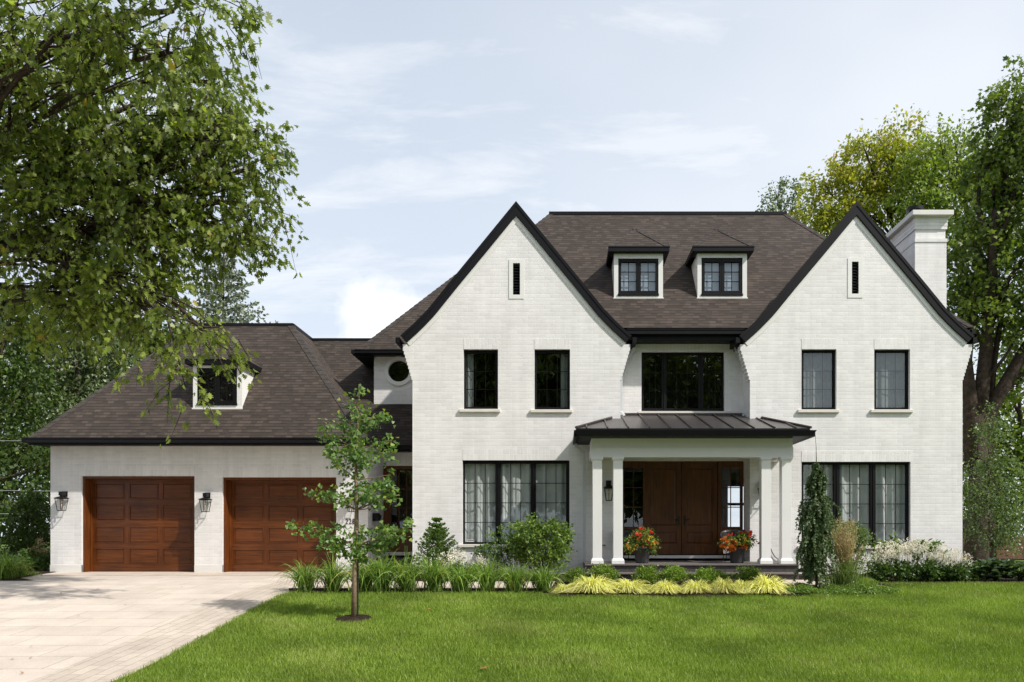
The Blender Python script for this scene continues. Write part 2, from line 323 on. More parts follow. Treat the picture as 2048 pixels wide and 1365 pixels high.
M = dict(
 brick=brick_mat('painted_brick', .267, .089, .5), soldier=brick_mat('soldier_brick', .089, .30, 0),
 white=plain('white_trim', (.77, .765, .74), .45, var=.03), offwhite=plain('white_column_paint', (.78, .775, .76), .4, var=.02),
 sill=plain('limestone_sill', (.70, .66, .60), .7, var=.06, bmp=.002), stucco=plain('plinth_render', (.70, .69, .66), .8, var=.05, bmp=.003, bs=90),
 black=plain('black_metal', (.008, .008, .009), .45, .25, var=.15), frame=plain('black_window_frame', (.005, .005, .0055), .5, .2, var=.1),
 fascia=plain('dark_fascia', (.008, .008, .010), .5, .18, var=.15), metalroof=plain('bronze_standing_seam', (.085, .074, .07), .34, .5, .5, var=.1, vs=1.5), rib=plain('bronze_seam', (.07, .06, .058), .35, .6, .5),
 shingle=shingle_mat('asphalt_shingle', (.054, .042, .0345), .084), cap=plain('hip_shingle', (.058, .05, .045), .85, .2, var=.35, vs=5, bmp=.004, bs=200),
 wood=wood_mat('stained_cedar', (.062, .0165, .003), (.15, .044, .009)), woodv=wood_mat('stained_cedar_upright', (.062, .0165, .003), (.15, .043, .009), True),
 doorwood=wood_mat('stained_fir_door', (.070, .022, .006), (.145, .053, .015), True),
 glass=glass_mat('window_glass'), lglass=glass_mat('lantern_glass', .0, .8), room=plain('dark_interior', (.035, .03, .027), .8), curtain=plain('curtain_linen', (.5, .52, .51), .9, .1, var=.1),  # room: near-black colour stands in for the dimness behind the openings
 blind=plain('sky_tinted_blind', (.36, .42, .50), .8, .1, var=.04), screen=plain('grey_sheer', (.20, .22, .22), .9, .1, var=.15, vs=8),  # blind: pale, tinted blue to stand in for sky reflected in dormer panes
 downspout=plain('painted_downspout', (.50, .53, .55), .45, var=.04), stone=plain('dark_basalt', (.062, .054, .052), .5, .5, var=.3, vs=12), nosing=plain('basalt_tread', (.13, .112, .105), .6, var=.2, vs=20),
 bark=plain('bark', (.10, .075, .055), .9, .1, var=.45, vs=14, bmp=.02, bs=30), darkbark=plain('dark_bark', (.05, .038, .03), .9, .1, var=.5, vs=7, bmp=.03, bs=18), palebark=plain('young_bark', (.24, .17, .11), .8, .2, var=.35, vs=30, bmp=.003, bs=80),
 mulch=ground_mat('bark_mulch', [(.012, .008, .006), (.035, .022, .015), (.10, .065, .045)], 4, 55, .05),
 soil=ground_mat('lawn_soil', [(.06, .10, .012), (.10, .16, .018), (.15, .21, .03)], .6, 80, .03),
 slab=slab_mat('cream_slabs', 1.25, .62, .37, (.59, .515, .44), (.535, .465, .395), (.34, .28, .22), .006), paver=slab_mat('cream_pavers', .42, .16, .5, (.53, .46, .385), (.47, .40, .335), (.34, .28, .22), .006, rot=math.radians(90)), paver2=slab_mat('cream_pavers_straight', .42, .2, .5, (.56, .48, .40), (.50, .43, .355), (.38, .31, .25), .006),
 asphalt=ground_mat('asphalt', [(.04, .04, .042), (.055, .055, .056), (.07, .07, .07)], 2, 120, .01),
 pot=plain('charcoal_pot', (.035, .035, .037), .55, var=.15), plastic=plain('black_plastic', (.02, .02, .022), .4), throw=plain('grey_throw', (.3, .28, .27), .9, .1),
 cedarwood=plain('weathered_cedar', (.13, .062, .035), .8, var=.3, vs=9), yellow=plain('yellow_plastic', (.55, .30, .02), .4), blue=plain('blue_plastic', (.12, .22, .42), .4), red=plain('red_sticker', (.5, .03, .03), .5), paper=plain('white_sticker', (.7, .7, .7), .5),
 bulb=plain('amber_bulb', (.45, .25, .09), .3), wire=plain('grey_wire', (.35, .35, .35), .5), brass=plain('dark_bronze', (.03, .025, .022), .35, .5, .6),
 dead=plain('brown_leaf', (.28, .12, .04), .8))
L = dict(
 oak=leaf_mat('oak_leaves', (.055, .095, .012), (.32, .385, .085), .48, .42, (.36, .26, .03), .012),
 maple=leaf_mat('maple_leaves', (.035, .075, .010), (.245, .315, .05), .38, .5, (.16, .20, .02), .05),
 ymaple=leaf_mat('yellow_green_leaves', (.16, .22, .025), (.56, .50, .06), .42, .5, (.52, .30, .03), .09),
 lime=leaf_mat('light_green_leaves', (.11, .18, .028), (.36, .44, .08), .42, .5),
 back=leaf_mat('woodland_leaves', (.028, .055, .010), (.10, .16, .028), .35, .45, (.20, .24, .07), .10), pale=leaf_mat('silvery_leaves', (.05, .085, .03), (.26, .32, .16), .3, .38, (.55, .60, .45), .16, .6),
 spruce=leaf_mat('spruce_needles', (.12, .15, .11), (.30, .34, .26), .15, .6), wspruce=leaf_mat('weeping_spruce_needles', (.05, .085, .035), (.18, .25, .11), .18, .55),
 ginkgo=leaf_mat('ginkgo_leaves', (.06, .13, .03), (.24, .37, .11), .35, .42, (.30, .36, .06), .10), fir=leaf_mat('small_conifer_needles', (.035, .085, .015), (.15, .24, .035), .25, .5),
 bush=leaf_mat('burning_bush_leaves', (.045, .10, .014), (.24, .34, .07), .35, .42), box=leaf_mat('boxwood_leaves', (.07, .14, .014), (.28, .40, .055), .3, .4), euo=leaf_mat('shrub_leaves', (.05, .10, .03), (.24, .31, .13), .3, .45),
 lily=leaf_mat('daylily_blades', (.055, .13, .016), (.33, .46, .10), .35, .4, (.42, .32, .05), .03), hak=leaf_mat('golden_grass_blades', (.42, .42, .06), (.92, .88, .42), .35, .5), reed=leaf_mat('reed_blades', (.08, .13, .03), (.26, .34, .10), .3, .5),
 plume=leaf_mat('tan_plumes', (.40, .29, .15), (.64, .49, .29), .35, .8, tt=(1, .97, .92)), astilbe=leaf_mat('cream_plumes', (.85, .80, .66), (.95, .93, .85), .3, .8, tt=(1, .97, .92)), asleaf=leaf_mat('astilbe_leaves', (.035, .08, .015), (.12, .20, .045), .3, .5),
 hosta=leaf_mat('large_leaves', (.03, .065, .028), (.10, .16, .075), .22, .35, (.20, .26, .15), .06, .6), cover=leaf_mat('ground_cover_leaves', (.07, .14, .02), (.25, .37, .07), .3, .4), arb=leaf_mat('cedar_sprays', (.025, .055, .008), (.09, .14, .02), .25, .5),
 grass=leaf_mat('grass_blades', (.125, .205, .018), (.345, .44, .080), .35, .5, (.34, .36, .14), .03), redf=leaf_mat('red_petals', (.75, .03, .015), (.9, .08, .06), .3, .6, tt=(1, .97, .92)), orf=leaf_mat('orange_petals', (.8, .13, .01), (.9, .30, .03), .3, .6, tt=(1, .97, .92)), yef=leaf_mat('yellow_petals', (.65, .45, .03), (.85, .7, .12), .3, .6, tt=(1, .97, .92)))

# ---------------------------------------------------------------- the setting: ground, drive, paths, beds
def sheet(name, rows, dz, m, smooth=True):
    """rows of (d, x left, x right) draped on the ground profile"""
    ds = sorted(set([r[0] for r in rows]) | {float(g) for g in GD if rows[0][0] < g < rows[-1][0]} | set(np.arange(math.ceil(rows[0][0]*4)/4, rows[-1][0], .25).tolist()) if rows[-1][0]-rows[0][0] < 60 else set([r[0] for r in rows]) | {float(g) for g in GD})
    D = np.array(ds); R = np.array(rows, float); xl = np.interp(D, R[:, 0], R[:, 1]); xr = np.interp(D, R[:, 0], R[:, 2]); z = gz(D) + dz
    b = MB(); k = 1
    vs = []; 
    for i in range(len(D)): vs += [(xl[i], D[i], z[i]), (xr[i], D[i], z[i])]
    b.add(vs, [(2*i, 2*i+1, 2*i+3, 2*i+2) for i in range(len(D)-1)])
    return structure(b.obj(name, m, smooth=False))
edge = [G(*q)[:2] for q in [(233,1365),(303,1331),(394,1283),(454,1249.5),(515,1216),(566,1191)]]
edge = sorted([(d, x) for x, d in edge])
sl_ = (edge[0][1]-edge[1][1])/(edge[1][0]-edge[0][0])
def EX(d):
    ds = [e[0] for e in edge]; xs = [e[1] for e in edge]
    ds = [0.0] + ds + [15.6, 16.9, 20]; xs = [edge[0][1] - .30*edge[0][0]] + xs + [-5.25, -5.1, -4.98]
    return float(np.interp(d, ds, xs))
sheet('lawn', [(-80, -160, 160), (200, -160, 160)], 0, M['soil'])
sheet('road', [(-9, -160, 160), (1.5, -160, 160)], .008, M['asphalt'])
lx = lambda d: float(np.interp(d, [16.3, 17.0, 17.6, 19.9], [-30, G(0,1170)[0]+.2, G(58,1156)[0], -13.25]))
dr = np.arange(1.5, 16.0, .5).tolist() + [16.3, 16.7, 17, 17.6, 18.5]
sheet('driveway', [(d, lx(d) if d > 16.3 else -30, EX(d) - .97) for d in dr], .008, M['slab'])
sheet('driveway_border', [(d, EX(d) - .965, EX(d)) for d in dr], .012, M['paver'])
sheet('driveway_apron', [(18.5, lx(18.5), EX(18.5)), (19.0, lx(19), EX(19)), (20.3, -13.2, EX(19.9))], .012, M['paver2'])
sheet('path', [(15.5, EX(15.5), 1.0), (16.75, EX(16.75), 1.0)], .016, M['paver2'])
sheet('path', [(16.75, -5.0, -3.9), (21.6, -5.0, -3.66)], .02, M['paver2'])
sheet('path', [(15.9, 4.55, 6.3), (17.0, 4.9, 6.0)], .03, M['paver2'])
sheet('planting_bed', [(14.95, -5.25, -.05), (15.5, -5.45, -.05)], .024, M['mulch'])
sheet('planting_bed', [(14.45, 0.0, 4.2), (14.6, -.25, 4.6), (16.9, -.1, 5.4)], .022, M['mulch'])
sheet('planting_bed', [(16.76, -3.88, .5), (19.1, -3.6, .9)], .022, M['mulch'])
sheet('planting_bed', [(15.3, 4.9, 6.9), (16.0, 5.0, 6.9), (16.4, 5.4, 14), (19.3, 5.4, 15)], .020, M['mulch'])
sheet('planting_bed', [(17.0, -30, lx(17)), (17.6, -30, lx(17.6)), (21, -30, -13.3)], .03, M['mulch'])

# ---------------------------------------------------------------- the house
F, C, GA, AL, WG = 19.0, 19.67, 19.93, 21.6, 22.2
house = thing('brick_house', (3, 19, 0), 'white painted brick house with two steep gables and a garage wing', 'house')
def wall(name, outline, holes, y, depth, m, parent=None, parent_root=house, thick=.25):
    """front-facing wall in the x,z plane with openings whose reveals run back"""
    polys = [outline] + holes; flat = [Vector((p[0], p[1], 0)) for q in polys for p in q]
    tri = tessellate_polygon([[Vector((p[0], p[1], 0)) for p in q] for q in polys])
    b = MB(); vs = [(p.x, y, p.y) for p in flat]; fs = []
    for a in tri:
        p0, p1, p2 = (flat[i] for i in a); cr = (p1-p0).cross(p2-p0).z
        fs.append(tuple(a) if cr > 0 else (a[0], a[2], a[1]))
    b.add(vs, fs)
    for q in holes:
        n = len(q)
        for i in range(n):
            p, r = q[i], q[(i+1) % n]; b.add([(p[0], y, p[1]), (p[0], y+depth, p[1]), (r[0], y+depth, r[1]), (r[0], y, r[1])], [(0,1,2,3)])
    n = len(outline)
    for i in range(n):
        p, r = outline[i], outline[(i+1) % n]; b.add([(p[0], y, p[1]), (r[0], y, r[1]), (r[0], y+thick, r[1]), (p[0], y+thick, p[1])], [(0,1,2,3)])
    return b.obj(name, m, parent_root, parent)
def rect(x0, x1, z0, z1): return [(x0, z0), (x1, z0), (x1, z1), (x0, z1)]
def prect(a, b, c, e, d): return rect(X(a, d), X(b, d), Z(e, d), Z(c, d))    # measured left,right,top,bottom
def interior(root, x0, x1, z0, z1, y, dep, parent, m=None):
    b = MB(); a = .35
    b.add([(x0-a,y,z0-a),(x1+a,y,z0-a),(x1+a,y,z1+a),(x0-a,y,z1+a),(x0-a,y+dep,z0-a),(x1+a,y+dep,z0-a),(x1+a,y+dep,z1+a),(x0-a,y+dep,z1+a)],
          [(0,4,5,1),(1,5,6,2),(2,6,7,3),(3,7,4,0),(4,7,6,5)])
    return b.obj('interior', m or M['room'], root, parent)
def drape(root, x0, x1, z0, z1, y, parent, m, amp=.035, wl=.13, r=rng, name='curtain'):
    n = max(int((x1-x0)/.012), 6); xs = np.linspace(x0, x1, n); ph = r.uniform(0, 6, 4)
    b = MB(); vs = []
    for z, kk in ((z0, 1.25), ((z0+z1)/2, 1.0), (z1, .8)):
        yy = y + kk*amp*(np.sin(xs/wl*6.28*.5+ph[0]+.6*np.sin(xs*3.1+ph[1])) + .5*np.sin(xs/wl*6.28*.83+ph[2]+z*.2))
        vs += [(xs[i], yy[i], z) for i in range(n)]
    b.add(vs, [(j*n+i, j*n+i+1, (j+1)*n+i+1, (j+1)*n+i) for j in range(2) for i in range(n-1)])
    return b.obj(name, m, root, parent, smooth=True)
def window(x0, x1, z0, z1, y, panes, cols, rows, inner='dark', sill=True, lintel=True, fr=.05, root=house, setb=.09, gm='glass', dep=1.6, gridz=None):
    b = MB(); ya, yb = y+setb, y+setb+.09; gx = [(panes[i][0], panes[i][1]) for i in range(len(panes))]
    gz0, gz1 = panes[0][2], panes[0][3]
    b.box(x0+.002, x1-.002, ya, yb, gz1, z1-.002); b.box(x0+.002, x1-.002, ya, yb, z0+.002, gz0)
    e = [x0+.002] + [v for g in gx for v in g] + [x1-.002]
    for i in range(0, len(e), 2): b.box(e[i], e[i+1], ya, yb, gz0, gz1)
    if len(gx) > 1:                                    # raised mullion covers
        for i in range(1, len(gx)): m_ = (gx[i-1][1]+gx[i][0])/2; b.box(m_-.012, m_+.012, ya-.015, ya, gz0-.03, gz1+.03)
    b.box(x0+.002, x1-.002, ya-.02, ya, z1-.035, z1-.004)
    wn = b.obj('window', M['frame'], root, bevel=.006)
    for g in gx:
        p = MB().poly([(g[0], ya+.05, gz0), (g[1], ya+.05, gz0), (g[1], ya+.05, gz1), (g[0], ya+.05, gz1)]); p.obj('pane', M[gm], root, wn)
    gb = MB(); t = .008; go = -.027 if inner == 'curtain' else 0
    for g in gx:
        for i in range(1, cols): xx = g[0]+(g[1]-g[0])*i/cols; gb.box(xx-t, xx+t, ya+.056+go, ya+.068+go, gz0, gz1)
        for j in range(1, rows): zz = gz0+(gz1-gz0)*j/rows; gb.box(g[0], g[1], ya+.055+go, ya+.069+go, zz-t, zz+t)
    if cols > 1 or rows > 1: gb.obj('grille', M['frame'], root, wn)
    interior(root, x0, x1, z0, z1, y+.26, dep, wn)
    if inner == 'curtain':
        drape(root, x0+.01, x1-.01, z0+.01, z1-.01, y+.21, wn, M['curtain'], .034, .17)
    elif inner in ('left', 'right'):
        w_ = (x1-x0)*.26; a, c = (x0+.01, x0+w_) if inner == 'left' else (x1-w_, x1-.01)
        drape(root, a, c, z0+.01, z1-.01, y+.22, wn, M['screen'], .02, .09)
    elif inner == 'blind':
        MB().box(x0, x1, y+.27, y+.28, z0, z1).obj('blind', M['blind'], root, wn)
    elif inner == 'sheer':
        drape(root, x0, x1, z0, z1, y+.215, wn, M['screen'], .012, .12, name='sheer')
    if sill:
        MB().box(x0-.10, x1+.06, y-.06, y+setb, z0-.075, z0-.001).obj('sill', M['sill'], root, wn, bevel=.008)
    if lintel:
        MB().box(x0, x1, y-.006, y+.02, z1+.001, z1+.262).obj('lintel', M['soldier'], root, wn)
    return wn
def W(px, panes_px, gy, d, **k):
    x0, x1, z0, z1 = X(px[0], d), X(px[1], d), Z(px[3], d), Z(px[2], d); dd = d+.14
    ps = [(X(a, dd), X(b, dd), Z(gy[1], dd), Z(gy[0], dd)) for a, b in panes_px]
    return window(x0, x1, z0, z1, d, ps, **k)

# gable profile: offsets from the ridge at the front
GP = [(0, 405), (68, 487), (132.5, 564), (177.5, 619), (196, 638), (210, 651.5), (223, 663), (234, 673)]
dB = 18.96
def smooth_prof(gx_px, s):
    out = []
    for a, b in GP: out.append((a*s*dB/FPX, Z(b, dB)))
    return out
def offs(prof, t):                   # offset the half profile inward by t (perpendicular)
    r = []
    for i, (a, z) in enumerate(prof):
        if i == 0:
            d = Vector((prof[1][0]-a, prof[1][1]-z)).normalized(); r.append((0, z - t/abs(d.x))); continue
        p, q = prof[i-1], prof[min(i+1, len(prof)-1)]; d = Vector((q[0]-p[0], q[1]-p[1])).normalized(); nrm = Vector((d.y, -d.x))
        r.append((a + nrm.x*t, z + nrm.y*t))
    return r
def full(half, cx): return [(cx-a, z) for a, z in reversed(half)] + [(cx+a, z) for a, z in half[1:]]
def band(b, h0, h1, cx, y0, y1):      # strip between two half profiles, mitred at the ridge
    for s in (-1, 1):
        for i in range(len(h0)-1):
            a, c, e, f = h0[i], h0[i+1], h1[i+1], h1[i]
            v = [(cx+s*q[0], y, q[1]) for y in (y0, y1) for q in (a, c, e, f)]
            fs = [(0,1,2,3),(7,6,5,4),(0,4,5,1),(2,6,7,3)] + ([(1,5,6,2)] if i == len(h0)-2 else [])
            b.add(v, fs if s > 0 else [tuple(reversed(q)) for q in fs])
def gable(cxpx, s, xl, xr, holes, vent):
    cx = X(cxpx, dB); H = smooth_prof(cx, s)
    th = .205
    inner = offs(H, th); fr_o = offs(H, th-.01); fr_i = offs(H, th+.105)
    b = MB(); band(b, H, inner, cx, dB-.02, dB+.036); b.obj('bargeboard', M['fascia'], house, bevel=.008)
    b = MB(); band(b, offs(H, -.012), offs(H, .055), cx, dB-.032, dB-.019); b.obj('drip_edge', M['fascia'], house)
    b = MB(); band(b, fr_o, fr_i, cx, dB+.026, dB+.10); b.obj('frieze_board', M['white'], house, bevel=.005)
    # brick wall outline: body rectangle, corbelled shoulders, then under the frieze
    pr = offs(H, th+.05); wz = [(a, z) for a, z in pr]
    ztop_l = Z(693, F); n = 9; step = .0262; ch = .0893
    ol = [(xl, 0), (xr, 0)]
    z = Z(760, F)
    xs = xr
    R_ = []; Lf = []
    for i in range(n):
        R_ += [(xr+i*step if i else xr, z+i*ch), (xr+(i+1)*step, z+i*ch)]
        Lf += [(xl-i*step if i else xl, z+i*ch), (xl-(i+1)*step, z+i*ch)]
    ze = z+n*ch
    def zprof(a):
        A = [q[0] for q in wz]; return float(np.interp(a, A, [q[1] for q in wz]))
    ar = xr+n*step-cx; al = cx-(xl-n*step)
    top = [(xr+n*step, max(zprof(ar), ze-.0)+.001)]
    hr = [(cx+a, zz) for a, zz in reversed(wz) if a < ar-.05]; hl = [(cx-a, zz) for a, zz in wz[1:] if a < al-.05]
    ol = [(xl, 0), (xr, 0)] + R_ + top + hr + hl + [(xl-n*step, max(zprof(al), ze)+.001)] + list(reversed(Lf))
    wall('wall', ol, holes, F, .25, M['brick'], thick=.3)
    # the returns of the gable wing
    b = MB(); 
    # roof slab with curved sweep, running back into the main roof
    o = offs(H, .03); i_ = offs(H, .17)
    b = MB(); band(b, o, i_, cx, dB+.05, 22.9); b.obj('gable_roof', M['shingle'], house)
    # louvre
    vx0, vx1, vz0, vz1 = vent
    sx0, sx1 = vx0-.10, vx1+.10
    b = MB(); y = F-.012; b.box(sx0, vx0, y, F+.05, vz0-.1, vz1+.09); b.box(vx1, sx1, y, F+.05, vz0-.1, vz1+.09); b.box(vx0, vx1, y, F+.05, vz1, vz1+.09); b.box(vx0, vx1, y, F+.05, vz0-.1, vz0)
    sv = b.obj('vent', M['white'], house)
    b = MB(); k = 11; hh = (vz1-vz0)/k
    for j in range(k):
        z0 = vz0+j*hh; b.add([(vx0, F+.02, z0), (vx1, F+.02, z0), (vx1, F+.10, z0+hh), (vx0, F+.10, z0+hh), (vx0, F+.02, z0+.012), (vx1, F+.02, z0+.012), (vx1, F+.10, z0+hh+.012), (vx0, F+.10, z0+hh+.012)],
             [(0,1,5,4),(4,5,6,7),(0,3,2,1)])
    b.obj('louvre', M['black'], house, sv)
    MB().box(vx0, vx1, F+.12, F+.14, vz0, vz1).obj('backing', M['room'], house, sv)
    return cx, H
xL0, xL1 = X(825, F), X(1241, F); xR0, xR1 = X(1500, F), X(1925, F)
hL = [prect(927,996,699,819,F), prect(1069,1140,699,820,F), prect(925,1139,921,1089,F)]
hR = [prect(1603,1673,699,820,F), prect(1748.5,1820,699,820,F), prect(1603,1821,924,1092,F)]
vL = (X(1026,F), X(1040,F), Z(590,F), Z(527,F)); vR = (X(1703.5,F), X(1717,F), Z(588,F), Z(524,F))
cL, HL = gable(1032.2, .985, xL0, xL1, hL + [rect(*[vL[0], vL[1], vL[2], vL[3]])], vL)
cR, HR = gable(1713, 1.0, xR0, xR1, hR + [rect(*[vR[0], vR[1], vR[2], vR[3]])], vR)
W((927,996,699,819), [(931.5,991)], (707.5,815), F, cols=3, rows=3, inner='left')
W((1069,1140,699,820), [(1073.5,1135)], (707.5,816), F, cols=3, rows=3, inner='right')
W((1603,1673,699,820), [(1606,1665)], (706,816), F, cols=3, rows=3, inner='sheer')
W((1748.5,1820,699,820), [(1751,1811)], (706,816), F, cols=3, rows=3, inner='sheer')
lw = W((925,1139,921,1089), [(930,991),(1001.6,1061.5),(1072,1132)], (928,1084.5), F, cols=3, rows=4, inner='curtain')
W((1603,1821,924,1092), [(1605.5,1666.4),(1678,1739),(1750,1811)], (930,1087), F, cols=3, rows=4, inner='curtain')
b = MB(); d = F+.135; b.box(X(934,d), X(949,d), d, d+.002, Z(1084,d), Z(1079.5,d)); st = b.obj('sticker', M['paper'], house, lw)
b = MB(); b.box(X(935,d), X(948,d), d, d+.003, Z(1082,d), Z(1080.4,d)); b.obj('sticker_band', M['red'], house, lw)
# wing sides and rear of the main body
b = MB()
b.poly([(xL0, F+.3, 0), (xL0, F+.3, 5.9), (xL0, WG+.4, 6.1), (xL0, WG+.4, 0)])
b.poly([(xL1, F+.3, 0), (xL1, C, 0), (xL1, C, 6.1), (xL1, F+.3, 6.1)])
b.poly([(xR0, F+.3, 0), (xR0, F+.3, 6.1), (xR0, C, 6.1), (xR0, C, 0)])
b.poly([(xR1, F+.3, 0), (xR1, 33.2, 0), (xR1, 33.2, 6.1), (xR1, F+.3, 6.1)])
wx = X(748, WG)
b.poly([(wx, WG+.25, 0), (wx, WG+.25, 6.1), (wx, 33.2, 6.1), (wx, 33.2, 0)])
for i in (0, 1, 2, 3, 4): q_ = MB(); q_.poly([b.v[k] for k in b.f[i]]); q_.obj('side_wall', M['brick'], house)
wall('rear_wall', rect(wx, xR1, 0, 6.1), [rect(6.0, 9.0, 1.0, 3.8)], 33.2, .2, M['brick'])
# round window wall
rc = (X(798, WG), Z(743, WG)); rr = .305
circ = [(rc[0]+rr*math.cos(a), rc[1]+rr*math.sin(a)) for a in np.linspace(0, 2*math.pi, 33)[:-1]]
wall('wall', rect(wx, xL0+.02, 4.2, Z(709, WG)), [circ], WG, .2, M['brick'])
def ring(b, c, r0, r1, y0, y1, n=40):
    vs = [(c[0]+r*math.cos(a), y, c[1]+r*math.sin(a)) for y in (y0, y1) for r in (r0, r1) for a in np.linspace(0, 2*math.pi, n+1)[:-1]]
    for i in range(n):
        j = (i+1) % n; b.add([vs[i], vs[j], vs[n+j], vs[n+i], vs[2*n+i], vs[2*n+j], vs[3*n+j], vs[3*n+i]], [(0,1,2,3),(3,2,6,7),(1,0,4,5),(7,6,5,4)])
b = MB(); ring(b, rc, rr-.03, rr, WG+.06, WG+.13); rw = b.obj('round_window', M['frame'], house)
b = MB(); ring(b, rc, rr+.002, rr+.11, WG-.05, WG+.02); b.obj('surround', M['white'], house, rw)
MB().poly([(p[0], WG+.1, p[1]) for p in circ]).obj('pane', M['glass'], house, rw)
interior(house, rc[0]-.1, rc[0]+.1, rc[1]-.1, rc[1]+.1, WG+.22, .9, rw)
# centre bay: upper wall and window
zb = Z(828, C)
wall('wall', rect(xL1-.1, xR0+.1, 2.9, 6.12), [prect(1283,1449,704,823,C)], C, .25, M['brick'])
W((1283,1449,704,823), [(1287,1323),(1332.5,1396),(1406,1443)], (711,818), C, cols=3, rows=3, inner='dark', sill=False)
MB().box(X(1276,C), X(1462,C), C-.05, C+.05, Z(827.5,C), Z(823.3,C)).obj('sill_board', M['sill'], house, bevel=.005)
# ---- main roofs (pitch 1.2)
P_ = 1.2; ze = 6.17
T0, T1 = (X(1100,22.8), 22.8, 10.49), (X(1571,22.8), 22.8, 10.49); xe = 10.28
E = (X(711, 21.8), 21.8, 6.2); tt = (10.49-6.2)/P_; E2 = (E[0]+tt, E[1]+tt, 10.49)
b = MB()
t3 = 3.3
b.poly([(T0[0]-t3, T0[1]-t3, T0[2]-t3*P_), (T0[0]-t3+.1, 19.2, ze), (xe, 19.2, ze), T1, T0])
b.poly([T0, (T0[0], 25.4, 10.49), (T0[0]-t3, 25.4, T0[2]-t3*P_), (T0[0]-t3, T0[1]-t3, T0[2]-t3*P_)])
b.poly([E, (1.0, E[1], E[2]), (1.0, E2[1], 10.49), E2])
b.poly([E, E2, (E2[0], 29.6, 10.49), (E[0], 33.6, 6.2)])
b.poly([(xe, 19.2, ze), (xe, 33.6, ze), (T1[0], 29.6, 10.49), T1])
b.poly([(xe, 33.6, ze), (E[0], 33.6, 6.2), (E2[0], 29.6, 10.49), (T1[0], 29.6, 10.49)])
b.poly([T0, T1, (T1[0], 29.6, 10.49), (E2[0], 29.6, 10.49), E2, (T0[0], E2[1], 10.49)])
roof = b.obj('roof', M['shingle'], house)
MB().box(T0[0]-.03, T1[0]+.03, 22.74, 22.84, 10.44, 10.535).obj('ridge_flashing', M['fascia'], house, roof)
MB().box(E2[0], T0[0], E2[1]-.06, E2[1]+.04, 10.45, 10.53).obj('ridge_flashing', M['fascia'], house, roof)
def hipcap(a, c, side, root=house, parent=None, wdt=.15, seg=.21, slope=P_):
    """overlapping cap shingles folded over a hip; side = plan directions of the two planes"""
    a, c = Vector(a), Vector(c); n = max(int((c-a).length/seg), 1); b = MB(); s1, s2 = side
    for i in range(n):
        p, q = a.lerp(c, i/n), a.lerp(c, min((i+1.12)/n, 1.02)); lift0, lift1 = .014, .032
        u = (Vector((s1[0], s1[1], 0)), Vector((s2[0], s2[1], 0)))
        vs = []
        for pt, lf in ((p, lift1), (q, lift0)):
            base = pt + Vector((0, 0, lf)); vs += [base + Vector((u[0].x, u[0].y, 0))*wdt, base, base + Vector((u[1].x, u[1].y, 0))*wdt]
        lo = [v - Vector((0, 0, .02)) for v in vs]
        b.add(vs + lo, [(0,1,4,3),(1,2,5,4),(0,6,7,1),(1,7,8,2),(0,3,9,6),(2,8,11,5)])
    return b.obj('ridge_cap', M['cap'], root, parent)
hipcap((xe, 19.2, ze), T1, ((-1, 0), (0, 1)), parent=roof)
hipcap((T0[0]-t3, T0[1]-t3, T0[2]-t3*P_), T0, ((1, 0), (0, 1)), parent=roof)
hipcap(E, E2, ((1, 0), (0, 1)), parent=roof)
# gutters, fascia and soffits
def gutter(b, x0, x1, y, ztop, h=.125, dpt=.12, soff=.4, fz=.12):
    b.box(x0, x1, y-dpt, y, ztop-h, ztop-.015); b.box(x0-.01, x1+.01, y-dpt-.015, y-dpt+.02, ztop-.03, ztop)
    b.box(x0+.02, x1-.02, y, y+.03, ztop-h-fz, ztop-.02); b.box(x0+.02, x1-.02, y+.03, y+soff, ztop-h-fz+.02, ztop-h-fz+.05)
b = MB(); gutter(b, X(1253,19.2), X(1487,19.2), 19.22, Z(658,19.1), .13, .12, .48, .13); b.obj('gutter', M['fascia'], house, bevel=.006)
b = MB(); gutter(b, E[0], xL0+.05, 21.85, 6.24, .10, .11, .36, .03)
b.box(E[0]-.11, E[0], 21.74, 33.5, 6.12, 6.23); b.box(E[0], wx+.01, 21.88, 33.5, 6.06, 6.09); b.obj('gutter', M['fascia'], house)
b = MB(); b.box(xe, xe+.1, 19.3, 33.5, 6.05, 6.16); b.box(xR1, xe, 19.3, 33.5, 6.03, 6.05); b.obj('gutter', M['fascia'], house)
for cx_, sgn in ((cL, -1), (cL, 1), (cR, -1), (cR, 1)):
    b = MB(); xx = cx_ + sgn*(233*dB/FPX); zz = Z(676, dB); b.box(min(xx, xx+sgn*.10), max(xx, xx+sgn*.10), dB-.01, 19.9 if sgn*(cx_-3) < 0 else 22.0, zz-.12, zz+.01)
    b.box(min(xx-sgn*.3, xx), max(xx-sgn*.3, xx), dB+.12, 19.9, zz-.17, zz-.13); b.obj('gutter', M['fascia'], house)
# downspouts of the centre bay and the porch
b = MB(); dd = 19.45
b.rtube([(X(1270,dd), dd, Z(688,dd)), (X(1268,dd), dd, Z(696,dd)), (X(1244.5,dd), dd+.1, Z(744,dd)), (X(1243,dd), dd+.1, Z(752,dd)), (X(1243,dd), dd+.1, Z(822,dd)), (X(1249,dd), dd+.02, Z(832,dd))], .065, .06)
b.obj('downspout', M['downspout'], house, bevel=.006)
b = MB(); b.rtube([(X(1469,dd), dd, Z(686,dd)), (X(1471,dd), dd, Z(696,dd)), (X(1494,dd), dd+.1, Z(736,dd)), (X(1495.5,dd), dd+.1, Z(744,dd)), (X(1495.5,dd), dd+.1, Z(820,dd)), (X(1485,dd), dd, Z(832,dd))], .065, .06)
b.obj('downspout', M['downspout'], house, bevel=.006)
